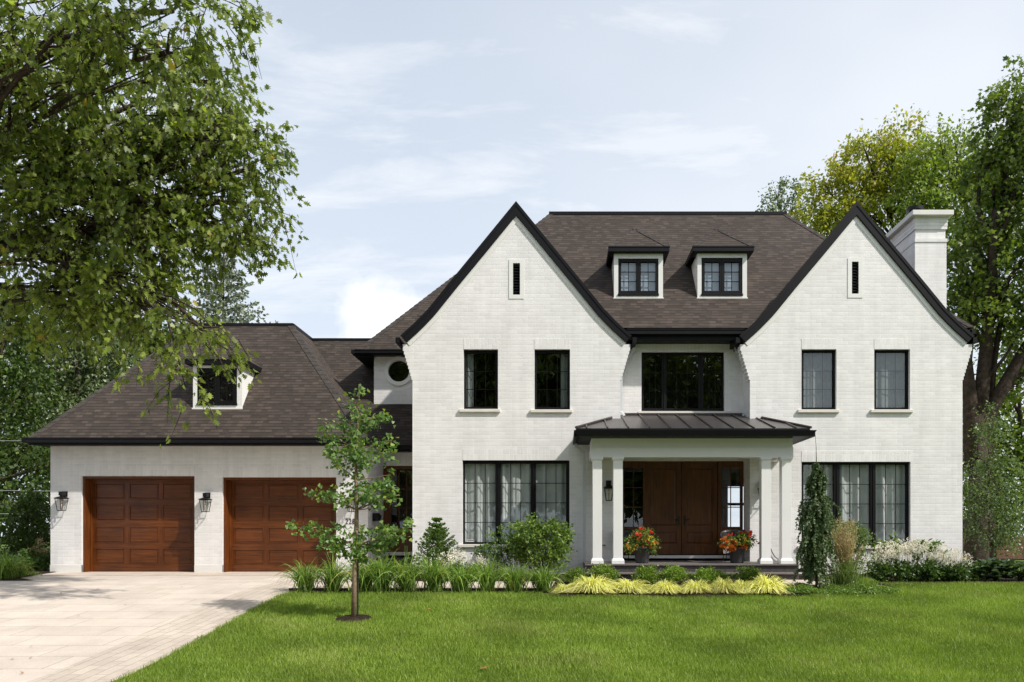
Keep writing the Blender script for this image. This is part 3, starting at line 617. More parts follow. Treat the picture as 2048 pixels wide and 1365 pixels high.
# chimney
cy0, cy1 = 21.0, 23.2; ax, bx = X(1830, cy0), X(1893, cy0)
b = MB(); b.box(ax, bx, cy0, cy1, 5.5, Z(484.5, cy0)); b.box(ax+.02, bx-.02, cy0+.02, cy1-.02, Z(484.5,cy0), Z(459,cy0))
ch = b.obj('chimney', M['brick'], house)
b = MB()
b.box(ax-.012, bx+.02, cy0-.02, cy1+.02, Z(484.5,cy0), Z(478,cy0))
b.box(ax-.008, bx+.015, cy0-.014, cy1+.014, Z(459,cy0), Z(452.4,cy0)); b.box(ax-.014, bx+.022, cy0-.022, cy1+.022, Z(452.4,cy0), Z(445.6,cy0)); b.box(ax-.022, bx+.03, cy0-.03, cy1+.03, Z(445.6,cy0), Z(435,cy0))
b.obj('corbel_band', M['brick'], house, ch)
MB().box(X(1823,20.9), X(1905,20.9), cy0-.18, cy1+.15, Z(435.3,cy0), Z(425.3,cy0)).obj('chimney_cap', M['stucco'], house, ch, bevel=.01)
zt = Z(425.3, cy0); fx = X(1833, 21.8)
b = MB(); zt2 = Z(425,21.9); b.lathe([(.15, zt), (.15, zt2+.06)], fx, 21.9); b.lathe([(.225, zt2+.02), (.23, zt2+.12), (.02, zt2+.15)], fx, 21.9)
b.obj('flue_cap', M['black'], house, ch, smooth=False)

# ---- dormers
def dormer(x0, x1, z0, z1, y, wrect, grect, roofz, over, pz, ridge_y, back, gl, inner, slope):
    d = MB(); t = .006
    zb = lambda yy: roofz(yy)
    yb = lambda z: back(z)
    d.poly([(x0, y, z0), (x0, yb(z1), z1), (x0, y, z1)]); d.poly([(x1, y, z0), (x1, y, z1), (x1, yb(z1), z1)])
    a = wrect
    for r_ in ((x0, a[0], z0, z1), (a[1], x1, z0, z1), (a[0], a[1], z0, a[2]), (a[0], a[1], a[3], z1)): d.add([(r_[0],y,r_[2]),(r_[1],y,r_[2]),(r_[1],y,r_[3]),(r_[0],y,r_[3])], [(0,1,2,3)])
    d.box(x0-.02, x1+.02, y-.02, y+.04, z0-.03, z0+.012)
    dm = d.obj('dormer', M['white'], house)
    e0, e1, ey, ez = x0-over, x1+over, y-over*.9, z1+.14
    cxm = (x0+x1)/2; pk = (cxm, ridge_y, pz)
    bk = (cxm, yb(pz), pz)
    r = MB(); r.poly([(e0, ey, ez), (e1, ey, ez), pk]); r.poly([(e1, ey, ez), (e1, yb(ez), ez), bk, pk]); r.poly([(e0, ey, ez), pk, bk, (e0, yb(ez), ez)])
    r.obj('dormer_roof', M['shingle'], house, dm)
    hipcap((e0, ey, ez), pk, ((1, 0), (0, 1)), house, dm, .1, .17); hipcap((e1, ey, ez), pk, ((-1, 0), (0, 1)), house, dm, .1, .17)
    f = MB(); f.box(e0-.02, e1+.02, ey-.03, ey+.03, ez-.13, ez-.002); f.box(e0-.02, e0+.04, ey+.03, yb(ez)+.05, ez-.13, ez-.002); f.box(e1-.04, e1+.02, ey+.03, yb(ez)+.05, ez-.13, ez-.002)
    f.box(e0+.04, e1-.04, ey+.03, y+.3, ez-.135, ez-.11); f.box(e0-.03, e1+.03, ey-.04, ey, ez-.03, ez+.004)
    f.obj('dormer_gutter', M['fascia'], house, dm, bevel=.005)
    # casement pair
    w_ = MB(); ya, yz = y+.01, y+.10; g = grect; zz0, zz1 = g[0][2], g[0][3]
    w_.box(a[0], a[1], ya, yz, a[2], zz0); w_.box(a[0], a[1], ya, yz, zz1, a[3])
    es = [a[0], g[0][0], g[0][1], g[1][0], g[1][1], a[1]]
    for i in (0, 2, 4): w_.box(es[i], es[i+1], ya, yz, zz0, zz1)
    w_.box((es[2]+es[3])/2-.006, (es[2]+es[3])/2+.006, ya-.006, ya, a[2]+.05, a[3]-.05); w_.box(a[0]-.01, a[1]+.01, ya-.04, ya, a[2]-.005, a[2]+.05)
    w_.obj('window_frame', M['frame'], house, dm, bevel=.004)
    gb = MB(); pb = MB()
    for q in g:
        pb.poly([(q[0], ya+.05, zz0), (q[1], ya+.05, zz0), (q[1], ya+.05, zz1), (q[0], ya+.05, zz1)])
        xm = (q[0]+q[1])/2; gb.box(xm-.008, xm+.008, ya+.03, ya+.048, zz0, zz1)
        for j in (1, 2): zq = zz0+(zz1-zz0)*j/3; gb.box(q[0], q[1], ya+.029, ya+.047, zq-.008, zq+.008)
        pb.obj('pane', M['glass'], house, dm); pb = MB()
    gb.obj('grille', M['frame'], house, dm)
    if inner == 'blind': MB().box(a[0], a[1], y+.115, y+.12, a[2], a[3]).obj('blind', M['blind'], house, dm)
    else: MB().box(a[0], a[1], y+.3, y+.32, a[2], a[3]).obj('backing', M['room'], house, dm)
for (a, bq, wq, gq, pkx) in (((1228,1326),(508,597),(1236.5,1317,517.5,592),[(1242,1272),(1281.5,1311)],460), ((1395,1494),(507.5,596.5),(1403,1485,516,592),[(1409,1438.5),(1448.5,1478)],459)):
    d = 20.03; dormer(X(a[0],d), X(a[1],d), Z(bq[1],d), Z(bq[0],d), d, (X(wq[0],d), X(wq[1],d), Z(wq[3],d), Z(wq[2],d)), [(X(p,d+.05), X(q,d+.05), Z(583,d+.05), Z(525.5,d+.05)) for p, q in gq],
        lambda y: ze+P_*(y-19.2), .13, 9.16, 20.6, lambda z: 19.2+(z-ze)/P_, 'glass', 'blind', P_)

# ---------------------------------------------------------------- garage wing
gx0, gx1 = X(101, GA), X(736, GA); PG = 1.27; zg = 3.44; gy = 19.45
gh = [prect(163,389,952.5,1150,GA), prect(445,672.5,955,1150,GA)]
wall('wall', rect(gx0, gx1, -.05, 3.4), gh, GA, .42, M['brick'])
b = MB(); b.poly([(gx1, GA+.25, 0), (gx1, AL, 0), (gx1, AL, 3.4), (gx1, GA+.25, 3.4)]); b.poly([(gx0, GA+.25, 0), (gx0, GA+.25, 3.4), (gx0, 28, 3.4), (gx0, 28, 0)]); b.poly([(gx0, 28, 0), (gx0, 28, 3.4), (wx, 28, 3.4), (wx, 28, 0)])
for f_ in b.f: q_ = MB(); q_.poly([b.v[k] for k in f_]); q_.obj('side_wall', M['brick'], house)
for p, q in ((101,163),(389,445),(672.5,736)): b = MB(); b.box(X(p,GA)-.008*(p==101), X(q,GA)+.0, GA-.012, GA+.05, -.03, Z(1130.5,GA)); b.obj('plinth', M['stucco'], house)
for p in ((163,389,932.5,952.5),(445,672.5,934,955)):
    MB().box(X(p[0],GA), X(p[1],GA), GA-.006, GA+.03, Z(p[3],GA)+.001, Z(p[2],GA)).obj('lintel', M['soldier'], house)
def garage_door(px0, px1, py0, fx0, cols, rows):
    yd = GA+.30; d = yd
    x0, x1 = X(px0, GA), X(px1, GA); z1 = Z(py0, GA); zbm = .055
    # jambs and head (stained casing)
    b = MB(); b.box(x0+.001, x0+.055, GA+.06, yd+.02, zbm, z1-.001); b.box(x1-.055, x1-.001, GA+.06, yd+.02, zbm, z1-.001); b.box(x0+.055, x1-.055, GA+.06, yd+.02, z1-.06, z1-.001)
    b.box(x0+.055, x0+.095, yd-.03, yd+.02, zbm, z1-.06); b.box(x1-.095, x1-.055, yd-.03, yd+.02, zbm, z1-.06); b.box(x0+.095, x1-.095, yd-.03, yd+.02, z1-.10, z1-.06)
    gd = b.obj('garage_door', M['woodv'], house, bevel=.004)
    rails = MB(); panels = MB(); mold = MB(); stiles = MB()
    A, B = x0+.06, x1-.06; cs = [(X(p, d), X(q, d)) for p, q in cols]; rs = [(Z(q, d), Z(p, d)) for p, q in rows]
    zs = [zbm+.02] + [v for r_ in reversed(rs) for v in r_] + [z1-.06]
    xs = [A] + [v for c_ in cs for v in c_] + [B]
    for i in range(0, len(zs), 2): rails.box(A, B, yd+.02, yd+.06, zs[i], zs[i+1])
    for i in range(0, len(xs), 2):
        q_ = MB(); q_.box(xs[i]+.001, xs[i+1]-.001, yd+.022, yd+.058, zs[0]+.002, zs[-1]-.002); q_.obj('stile', M['woodv'], house, gd)
    for c_ in cs:
        for r_ in rs:
            e = .018; panels.box(c_[0]+.002, c_[1]-.002, yd+.032, yd+.07, r_[0]+.002, r_[1]-.002); q = .045
            panels.add([(c_[0]+e,yd+.032,r_[0]+e),(c_[1]-e,yd+.032,r_[0]+e),(c_[1]-e,yd+.032,r_[1]-e),(c_[0]+e,yd+.032,r_[1]-e),(c_[0]+q,yd+.024,r_[0]+q),(c_[1]-q,yd+.024,r_[0]+q),(c_[1]-q,yd+.024,r_[1]-q),(c_[0]+q,yd+.024,r_[1]-q)],
                       [(0,1,5,4),(1,2,6,5),(2,3,7,6),(3,0,4,7),(4,5,6,7)])
            for (m0, m1, n0, n1) in ((c_[0],c_[0]+.014,r_[0],r_[1]),(c_[1]-.014,c_[1],r_[0],r_[1]),(c_[0]+.014,c_[1]-.014,r_[0],r_[0]+.014),(c_[0]+.014,c_[1]-.014,r_[1]-.014,r_[1])): mold.box(m0, m1, yd+.014, yd+.031, n0, n1)
    rails.obj('rail', M['wood'], house, gd); panels.obj('panel', M['wood'], house, gd); mold.obj('moulding', M['woodv'], house, gd)
    MB().box(A, B, yd+.01, yd+.05, .045, zbm+.02).obj('weather_seal', M['black'], house, gd)
garage_door(163, 389, 952.5, 0, [(190,248),(258,316),(325,383)], [(967,998.5),(1010.5,1041.5),(1054.5,1086),(1098,1128)])
garage_door(445, 672.5, 955, 0, [(467,527),(536,596),(604.5,665)], [(968,999),(1012,1043),(1056,1086.5),(1100,1129)])
# garage roof, link roof
L0, R0 = (-13.42, gy, zg), (-4.88, gy, zg); tg = (7.08-zg)/PG
TL, TR = (L0[0]+tg, gy+tg, 7.08), (R0[0]-tg, gy+tg, 7.08)
yl = 21.15; tl = tg
b = MB()
b.poly([L0, R0, TR, TL]); b.poly([L0, TL, (TL[0], 26, 7.08), (L0[0], 28.6, zg)]); b.poly([R0, (R0[0], 24.5, zg), (TR[0], 24.5, 7.08), TR])
b.poly([(-7.9, yl, zg), (xL0, yl, zg), (xL0, yl+tl, 7.08), (-7.9, yl+tl, 7.08)])
b.poly([TL, TR, (TR[0], yl+tl, 7.08), (xL0+.0, yl+tl, 7.08), (xL0, 26, 7.08), (TL[0], 26, 7.08)])
b.poly([(L0[0], 28.6, zg), (TL[0], 26, 7.08), (xL0, 26, 7.08), (xL0, 28.6, zg)])
gr = b.obj('garage_roof', M['shingle'], house)
b = MB(); b.box(TL[0], TR[0]+.03, TR[1]-.05, TR[1]+.04, 7.03, 7.12); b.box(TR[0]-.02, TR[0]+.05, TR[1], yl+tl, 7.03, 7.118); b.box(TR[0], xL0, yl+tl-.05, yl+tl+.04, 7.03, 7.115); b.obj('ridge_flashing', M['fascia'], house, gr)
hipcap(L0, TL, ((1, 0), (0, 1)), parent=gr); hipcap(R0, TR, ((-1, 0), (0, 1)), parent=gr, wdt=.17)
b = MB(); gutter(b, L0[0]+.0, R0[0]+.0, gy+.02, zg+.02, .125, .12, .46, .05)
b.box(L0[0]-.1, L0[0], gy-.08, 28.4, zg-.1, zg+.02); b.box(L0[0], gx0, gy+.05, 28.4, zg-.13, zg-.1); b.box(R0[0], R0[0]+.1, gy-.1, yl, zg-.1, zg+.02)
b.obj('gutter', M['fascia'], house)
b = MB(); gutter(b, X(760,yl), xL0, yl+.02, zg+.03, .12, .11, .45, .05); b.obj('gutter', M['fascia'], house)
d = 20.14; g0, g1 = X(386, d), X(484, d)
dormer(g0, g1, Z(817,d), Z(731.5,d), d, (X(394.5,d), X(474,d), Z(811,d), Z(736.5,d)), [(X(402,d+.05), X(430.5,d+.05), Z(803,d+.05), Z(746,d+.05)), (X(440,d+.05), X(466.5,d+.05), Z(803,d+.05), Z(746,d+.05))],
       None, .13, 6.22, 20.72, lambda z: gy+(z-zg)/PG, 'glass', 'dark', PG)
# alcove with side door
ax0, ax1 = gx1, xL0
b = MB(); xd, zl_ = X(758,AL), Z(932,AL); b.box(ax0, xd, AL, AL+.2, 0, 3.45); b.box(xd, ax1+.02, AL, AL+.2, zl_, 3.45); b.box(xd, ax1+.02, AL, AL+.2, 0, .32); b.obj('wall', M['brick'], house)
MB().box(ax0, ax1, AL-.006, AL+.02, Z(932,AL)+.002, Z(911,AL)).obj('lintel', M['soldier'], house)
b = MB(); d0 = AL+.03; z0, z1 = Z(1104,AL), Z(932,AL)-.002
b.box(X(766,AL), X(781,AL), d0, d0+.09, z0, z1); b.box(X(781,AL), ax1, d0, d0+.09, Z(938,AL), z1); b.box(X(781,AL), ax1, d0+.01, d0+.08, z0, Z(1056,AL)); 
sd = b.obj('side_door', M['doorwood'], house, bevel=.005)
MB().box(X(757.5,AL), X(766,AL), AL-.02, AL+.08, .32, z1).obj('door_casing', M['white'], house, sd)
MB().poly([(X(781,AL), d0+.05, Z(1056,AL)), (ax1+.05, d0+.05, Z(1056,AL)), (ax1+.05, d0+.05, Z(938,AL)), (X(781,AL), d0+.05, Z(938,AL))]).obj('pane', M['glass'], house, sd)
b = MB()
for px in (797, 812): b.box(X(px,AL)-.01, X(px,AL)+.01, d0+.02, d0+.045, Z(1056,AL), Z(938,AL))
for py in (978, 1016): b.box(X(781,AL), ax1, d0+.021, d0+.044, Z(py,AL)-.01, Z(py,AL)+.01)
b.obj('grille', M['doorwood'], house, sd)
MB().box(xd+.01, ax1+.02, d0+.9, d0+.95, .32, zl_).obj('interior', M['room'], house, sd)
b = MB(); b.box(X(766,AL), ax1, AL-.06, AL+.05, Z(1111,AL), Z(1104.5,AL)); b.obj('threshold', M['white'], house, sd)
b = MB(); b.box(X(742,AL)+.0, ax1-.01, AL-.55, AL-.001, .02, Z(1116,AL)-.05); ss = b.obj('side_step', M['stone'], house)
MB().box(X(739,AL)+.0, ax1-.01, AL-.6, AL-.001, Z(1116,AL)-.05, Z(1116,AL)).obj('tread', M['nosing'], house, ss, bevel=.008)

# ---------------------------------------------------------------- entrance porch
x0, x1, yf = X(1183,17.7), X(1585.5,17.7), 17.7
b = MB()
zt_, zm, zbb = Z(872,yf), Z(894.5,yf), Z(915,yf)
for (p, q, o_) in ((zm, zt_+.02, 0.0), (zbb, zm-.004, .012)):
    b.box(x0-.0+ -o_, x1+o_, yf-o_, yf+.26, p, q); b.box(x0-o_, x0+.26, yf+.26, F-.003, p, q); b.box(x1-.26, x1+o_, yf+.26, F-.003, p, q)
b.box(x0, x1, yf+.012, yf+.03, zm-.004, zm)
porch = b.obj('porch_beam', M['offwhite'], house, bevel=.006)
MB().box(x0+.27, x1-.27, yf+.26, C-.02, zt_-.16, zt_-.12).obj('ceiling', M['offwhite'], house, porch)
e0, e1, ye, zE = X(1152,17.34), X(1622,17.34), 17.34, Z(857,17.34)
tl_, tr_, yt, zT = X(1248,C), X(1489,C), C-.01, Z(831,C)
f_ = (F-ye)/(yt-ye); zF = zE+(zT-zE)*f_
b = MB(); pl, prr = (e0+(tl_-e0)*f_, F-.004, zF), (e1+(tr_-e1)*f_, F-.004, zF)
b.poly([(e0,ye,zE),(e1,ye,zE),prr,(tr_,yt,zT),(tl_,yt,zT),pl]); b.poly([(e0,ye,zE),pl,(e0,F-.004,zE)]); b.poly([(e1,ye,zE),(e1,F-.004,zE),prr])
pr_ = b.obj('porch_roof', M['metalroof'], house)
b = MB()
for k in range(-3, 12):
    xx = 1.55+.47*k-.02
    if xx < e0+.12 or xx > e1-.12: continue
    f1 = 1.0
    if xx < tl_: f1 = (xx-e0)/(tl_-e0)
    if xx > tr_: f1 = (e1-xx)/(e1-tr_)
    ya_, yb_ = ye+.005, ye+(yt-ye)*min(f1, 1); za_, zb_ = zE, zE+(zT-zE)*min(f1, 1); w2 = .014; h2 = .035
    if yb_ > F and (xx < xL1 or xx > xR0): yb_, zb_ = F-.01, zF
    b.add([(xx-w2,ya_,za_),(xx+w2,ya_,za_),(xx+w2,yb_,zb_),(xx-w2,yb_,zb_),(xx-w2,ya_,za_+h2),(xx+w2,ya_,za_+h2),(xx+w2,yb_,zb_+h2),(xx-w2,yb_,zb_+h2)], [(0,1,5,4),(1,2,6,5),(3,0,4,7),(4,5,6,7),(2,3,7,6)])
for (p, q) in (((e0,ye,zE+.02), (pl[0],pl[1],pl[2]+.03)), ((e1,ye,zE+.02), (prr[0],prr[1],prr[2]+.03))): b.tube([p, q], .03, 6)
b.box(tl_, tr_, yt-.03, yt, zT-.01, zT+.05); b.obj('seam', M['rib'], house, pr_)
b = MB(); gx_, gxx = X(1148,17.22), X(1634,17.22)
b.box(e0+.02, e1-.02, ye-.0, ye+.04, zE-.10, zE-.004)
b.add([(gx_,17.22,Z(860.5,17.22)),(gxx,17.22,Z(860.5,17.22)),(gxx-.09,17.26,Z(872,17.22)),(gx_+.09,17.26,Z(872,17.22)),(gx_,17.33,Z(860.5,17.22)),(gxx,17.33,Z(860.5,17.22)),(gxx-.09,17.33,Z(872,17.22)),(gx_+.09,17.33,Z(872,17.22))], [(3,2,1,0)[::-1],(4,5,6,7)[::-1],(0,1,5,4)[::-1],(2,3,7,6)[::-1],(0,4,7,3)[::-1],(1,2,6,5)[::-1]])
zc = Z(872,17.22)
for xa, xb in ((gx_, gx_+.11), (gxx-.11, gxx)): b.box(xa, xb, 17.33, F-.01, zc, Z(861,17.22))
b.box(gx_+.08, x0-.001, 17.3, F-.01, zc-.0, zc+.02); b.box(x1+.001, gxx-.08, 17.3, F-.01, zc-.0, zc+.02); b.box(x0-.001, x1+.001, 17.3, yf-.001, zc, zc+.02)
b.obj('porch_gutter', M['fascia'], house, pr_)
b = MB(); dd = 18.85; b.rtube([(X(1152,dd)+.0, dd-.1, Z(884,dd)), (X(1152,dd), dd-.1, Z(893,dd)), (X(1168,dd), dd, Z(905,dd)), (X(1168.5,dd), dd, Z(915,dd)), (X(1168.5,dd), dd+.03, Z(1128,dd))], .07, .06); b.obj('downspout', M['downspout'], house, bevel=.006)
# deck and steps
zd, z2 = .365, .185
b = MB(); b.box(X(1171,17.42), X(1598,17.42), 17.44, 19.75, -.05, zd-.035); b.box(X(1174,16.97), X(1597,16.97)+.02, 16.99, 17.44, -.05, z2-.03); steps = b.obj('front_steps', M['stone'], house)
b = MB(); b.box(X(1170,17.4), X(1599,17.4), 17.40, 19.76, zd-.035, zd); b.obj('tread', M['nosing'], house, steps, bevel=.006)
b = MB(); b.box(X(1173,16.95), X(1599,16.95), 16.94, 17.439, z2-.03, z2); b.obj('tread', M['nosing'], house, steps, bevel=.006)
# columns
for (p, q) in ((1185.3,1204),(1227,1245.3),(1523,1541.8),(1563.7,1582.8)):
    d = 17.6; c_ = (X(p,d)+X(q,d))/2; h = .107; y_ = d+h
    b = MB(); b.box(c_-h, c_+h, y_-h, y_+h, zd+.13, zbb-.05)
    col = b.obj('column', M['offwhite'], house, bevel=.004)
    b = MB(); b.box(c_-h-.035, c_+h+.035, y_-h-.035, y_+h+.035, zd, zd+.075); b.frus(c_, y_, zd+.075, zd+.13, h+.035, h+.035, h+.002, h+.002); b.obj('base', M['offwhite'], house, col, bevel=.003)
    b = MB(); b.frus(c_, y_, zbb-.09, zbb-.045, h+.002, h+.002, h+.03, h+.03); b.box(c_-h-.03, c_+h+.03, y_-h-.03, y_+h+.03, zbb-.045, zbb-.001); b.obj('capital', M['offwhite'], house, col, bevel=.003)
# entrance door set
d = C+.02; zx0, zx1 = xL1+.005, xR0-.005; zs0, zs1 = Z(1110,C), 3.0
wall('rear_foyer_wall', rect(2.0, 8.2, 0, 3.4), [rect(6.5, 7.4, 1.2, 2.14), rect(6.5, 7.4, 2.24, 2.88)], 30.0, .1, M['room'])
def fr_(name, rects, y0, y1, m=M['doorwood'], parent=None, bv=.004):
    b = MB()
    for r_ in rects: b.box(r_[0], r_[1], y0, y1, r_[2], r_[3])
    return b.obj(name, m, house, parent, bevel=bv)
p = lambda v: X(v, d+.06); q = lambda v: Z(v, d+.06)
ent = fr_('entrance_door', [(zx0, p(1248), zs0, zs1), (p(1286), p(1291), zs0, zs1), (p(1435.5), p(1442.5), zs0, zs1), (p(1480.5), zx1, zs0, zs1), (p(1248), p(1286), zs0, q(1054)), (p(1248), p(1286), q(936.5), zs1), (p(1442.5), p(1480.5), zs0, q(1054)), (p(1442.5), p(1480.5), q(936.5), zs1), (p(1291), p(1435.5), q(921), zs1)], d+.02, d+.13)
for a, c in ((1291.4, 1362.6), (1363.8, 1435)):
    b = MB(); A, B = p(a), p(c); s_ = .115
    ux0, ux1 = A+s_, B-s_; up = (q(1053), q(937)); lo = (q(1089), q(1064.5))
    for r_ in ((A, ux0, zs0+.01, q(921)), (ux1, B, zs0+.01, q(921)), (ux0, ux1, zs0+.01, lo[0]), (ux0, ux1, lo[1], up[0]), (ux0, ux1, up[1], q(921))): b.box(r_[0], r_[1], d+.06, d+.11, r_[2], r_[3])
    dl = b.obj('door_leaf', M['doorwood'], house, ent, bevel=.004)
    b = MB()
    for z_ in (up, lo):
        b.box(ux0, ux1, d+.09, d+.10, z_[0], z_[1]); e = .02; k = .06
        b.add([(ux0+e,d+.09,z_[0]+e),(ux1-e,d+.09,z_[0]+e),(ux1-e,d+.09,z_[1]-e),(ux0+e,d+.09,z_[1]-e),(ux0+k,d+.073,z_[0]+k),(ux1-k,d+.073,z_[0]+k),(ux1-k,d+.073,z_[1]-k),(ux0+k,d+.073,z_[1]-k)], [(0,1,5,4),(1,2,6,5),(2,3,7,6),(3,0,4,7),(4,5,6,7)])
    b.obj('door_panel', M['doorwood'], house, ent)
for s in (-1, 1):
    hx = p(1363.2)+s*.075; b = MB(); b.box(hx-.022, hx+.022, d+.045, d+.062, q(1051), q(1032)); b.box(min(hx, hx+s*.13), max(hx, hx+s*.13), d-.0, d+.02, q(1040.5), q(1038.5)); b.box(hx-.012, hx+.012, d, d+.05, q(1041), q(1038)); b.obj('door_handle', M['brass'], house, ent, bevel=.003)
for a, c in ((1248,1286),(1442.5,1480.5)):
    MB().poly([(p(a), d+.08, q(1054)), (p(c), d+.08, q(1054)), (p(c), d+.08, q(936.5)), (p(a), d+.08, q(936.5))]).obj('sidelight', M['glass'], house, ent)
    b = MB(); xm = (p(a)+p(c))/2; b.box(xm-.011, xm+.011, d+.06, d+.078, q(1054), q(936.5))
    for j in (1, 2): zz = q(1054)+(q(936.5)-q(1054))*j/3; b.box(p(a), p(c), d+.059, d+.077, zz-.011, zz+.011)
    b.obj('sidelight_bars', M['doorwood'], house, ent)
MB().box(zx0, zx1, d-.03, d+.02, zs0-.09, zs0-.015).obj('threshold', M['white'], house, ent, bevel=.004)
MB().box(zx0, zx1, d-.01, d+.05, zs0-.014, zs0+.012).obj('door_saddle', M['black'], house, ent)
b = MB()   # foyer shell
fx0, fx1, fz0, fz1, fy0, fy1 = 1.2, 8.2, .4, 3.1, d+.16, 30.0
b.poly([(zx0-.1,fy0,fz0),(zx1+.1,fy0,fz0),(fx1,fy1,fz0),(fx1-6,fy1,fz0)]); b.poly([(zx0-.1,fy0,fz1),(fx1-6,fy1,fz1),(fx1,fy1,fz1),(zx1+.1,fy0,fz1)]); b.poly([(zx0-.1,fy0,fz0),(fx1-6,fy1,fz0),(fx1-6,fy1,fz1),(zx0-.1,fy0,fz1)]); b.poly([(zx1+.1,fy0,fz0),(zx1+.1,fy0,fz1),(fx1,fy1,fz1),(fx1,fy1,fz0)])
b.obj('foyer', M['room'], house)
MB().box(p(1363.2)-.03, p(1363.2)+.03, d+.112, d+.125, zs0, q(921)).obj('astragal', M['doorwood'], house, ent)
MB().box(xL1+.003, xR0-.003, C-.004, C+.3, 3.0, 3.3).obj('head_trim', M['white'], house, ent)

# ---------------------------------------------------------------- lanterns, mailbox, numbers and other small things on the walls
def lantern(loc, label, sc_=1.0):
    """hanging tapered lantern on a bracket; loc = wall point at the centre of the back plate"""
    x, y, z = loc; t = thing('wall_lantern', loc, label, 'lantern', 'black wall lanterns of the house')
    b = MB(); b.box(x-.065, x+.065, y-.025, y, z-.07, z+.07); b.obj('back_plate', M['black'], t, bevel=.004)
    cy = y-.15; zt = z-.06
    b = MB(); b.box(x-.05, x+.05, cy-.045, y-.025, z-.045, z+.055); b.box(x-.03, x+.03, cy-.03, cy+.03, zt-.03, z-.045); b.obj('bracket', M['black'], t, bevel=.004)
    b = MB(); b.frus(x, cy, zt-.052, zt-.012, .13, .13, .05, .05); b.box(x-.133, x+.133, cy-.133, cy+.12, zt-.06, zt-.052); b.obj('lantern_cap', M['black'], t, bevel=.002)
    a1, a0, z1, z0 = .105, .066, zt-.062, zt-.37; fr = MB()
    for i in (-1, 1):
        for j in (-1, 1): fr.tube([(x+i*a0, cy+j*a0, z0), (x+i*a1, cy+j*a1, z1)], .0085, 4)
    for a, zz in ((a0, z0), (a1-.002, z1-.006)):
        fr.box(x-a-.008, x+a+.008, cy-a-.008, cy-a+.006, zz-.008, zz+.008); fr.box(x-a-.008, x+a+.008, cy+a-.006, cy+a+.008, zz-.008, zz+.008)
        fr.box(x-a-.008, x-a+.006, cy-a+.006, cy+a-.006, zz-.0075, zz+.0075); fr.box(x+a-.006, x+a+.008, cy-a+.006, cy+a-.006, zz-.0075, zz+.0075)
    fr.obj('lantern_frame', M['black'], t)
    b = MB(); c0, c1 = a0-.002, a1-.003
    v = [(x+i*c0, cy+j*c0, z0) for i, j in ((-1,-1),(1,-1),(1,1),(-1,1))] + [(x+i*c1, cy+j*c1, z1) for i, j in ((-1,-1),(1,-1),(1,1),(-1,1))]
    b.add(v, [(0,1,5,4),(1,2,6,5),(2,3,7,6),(3,0,4,7)]); b.obj('lantern_glass', M['lglass'], t)
    b = MB(); b.lathe([(.012, z0+.22), (.022, z0+.26), (.018, z1)], x, cy, 10); b.lathe([(.012, z0+.01), (.012, z0+.2)], x, cy, 8); b.obj('bulb', M['bulb'], t, smooth=True)
    return t
lantern((X(130.5,GA), GA, Z(988.5,GA)), 'black lantern on the outer corner pier left of both garage doors')
lantern((X(416,GA), GA, Z(991,GA)), 'black lantern on the white pier between the two garage doors')
lantern((X(706,GA), GA, Z(991,GA)), 'black lantern half hidden by the young tree, right of the garage doors')
lantern((X(1217,F), F, Z(967,F)), 'black lantern on the porch wall seen between the left pair of columns')
lantern((X(1524,F), F, Z(969,F)), 'black lantern on the porch wall mostly hidden by a right column')
# house number
hn = thing('house_number', (X(703,GA), GA, Z(1043,GA)), 'dark house number 2288 on the white wall beside the young tree', 'house number')
for i, chh in enumerate('2288'):
    cu = bpy.data.curves.new('digit', 'FONT'); cu.body = chh; cu.size = .20; cu.extrude = .006
    o = bpy.data.objects.new('tmp', cu); COL.objects.link(o); dg = bpy.context.evaluated_depsgraph_get(); me = bpy.data.meshes.new_from_object(o.evaluated_get(dg)); COL.objects.unlink(o); bpy.data.objects.remove(o)
    me.materials.clear(); me.materials.append(M['black']); q = bpy.data.objects.new('digit', me); COL.objects.link(q); q.parent = hn
    q.rotation_euler = (math.radians(90), 0, 0); q.location = (-.155+i*.088, -.008, -.07); q.scale = (.72, 1, 1)
# mailbox on the side wall of the garage
mx, my = gx1, 20.55; mz0, mz1 = Z(1043,my), Z(1027,my)
t = thing('mailbox', (mx, my, mz0), 'small black mailbox on the side wall next to the glazed side door', 'mailbox')
b = MB(); b.add([(mx+.001,my-.17,mz0),(mx+.14,my-.17,mz0+.01),(mx+.17,my-.17,mz1-.07),(mx+.11,my-.17,mz1),(mx+.001,my-.17,mz1)]+[(mx+.001,my+.17,mz0),(mx+.14,my+.17,mz0+.01),(mx+.17,my+.17,mz1-.07),(mx+.11,my+.17,mz1),(mx+.001,my+.17,mz1)],
    [(0,1,2,3,4),(9,8,7,6,5),(0,5,6,1),(1,6,7,2),(2,7,8,3),(3,8,9,4)]); b.obj('box', M['black'], t, bevel=.006)
b = MB(); b.add([(mx+.175,my-.18,mz1-.08),(mx+.11,my-.18,mz1+.006),(mx+.005,my-.18,mz1+.012),(mx+.175,my+.18,mz1-.08),(mx+.11,my+.18,mz1+.006),(mx+.005,my+.18,mz1+.012)], [(0,1,4,3),(1,2,5,4)]); b.obj('lid', M['black'], t)
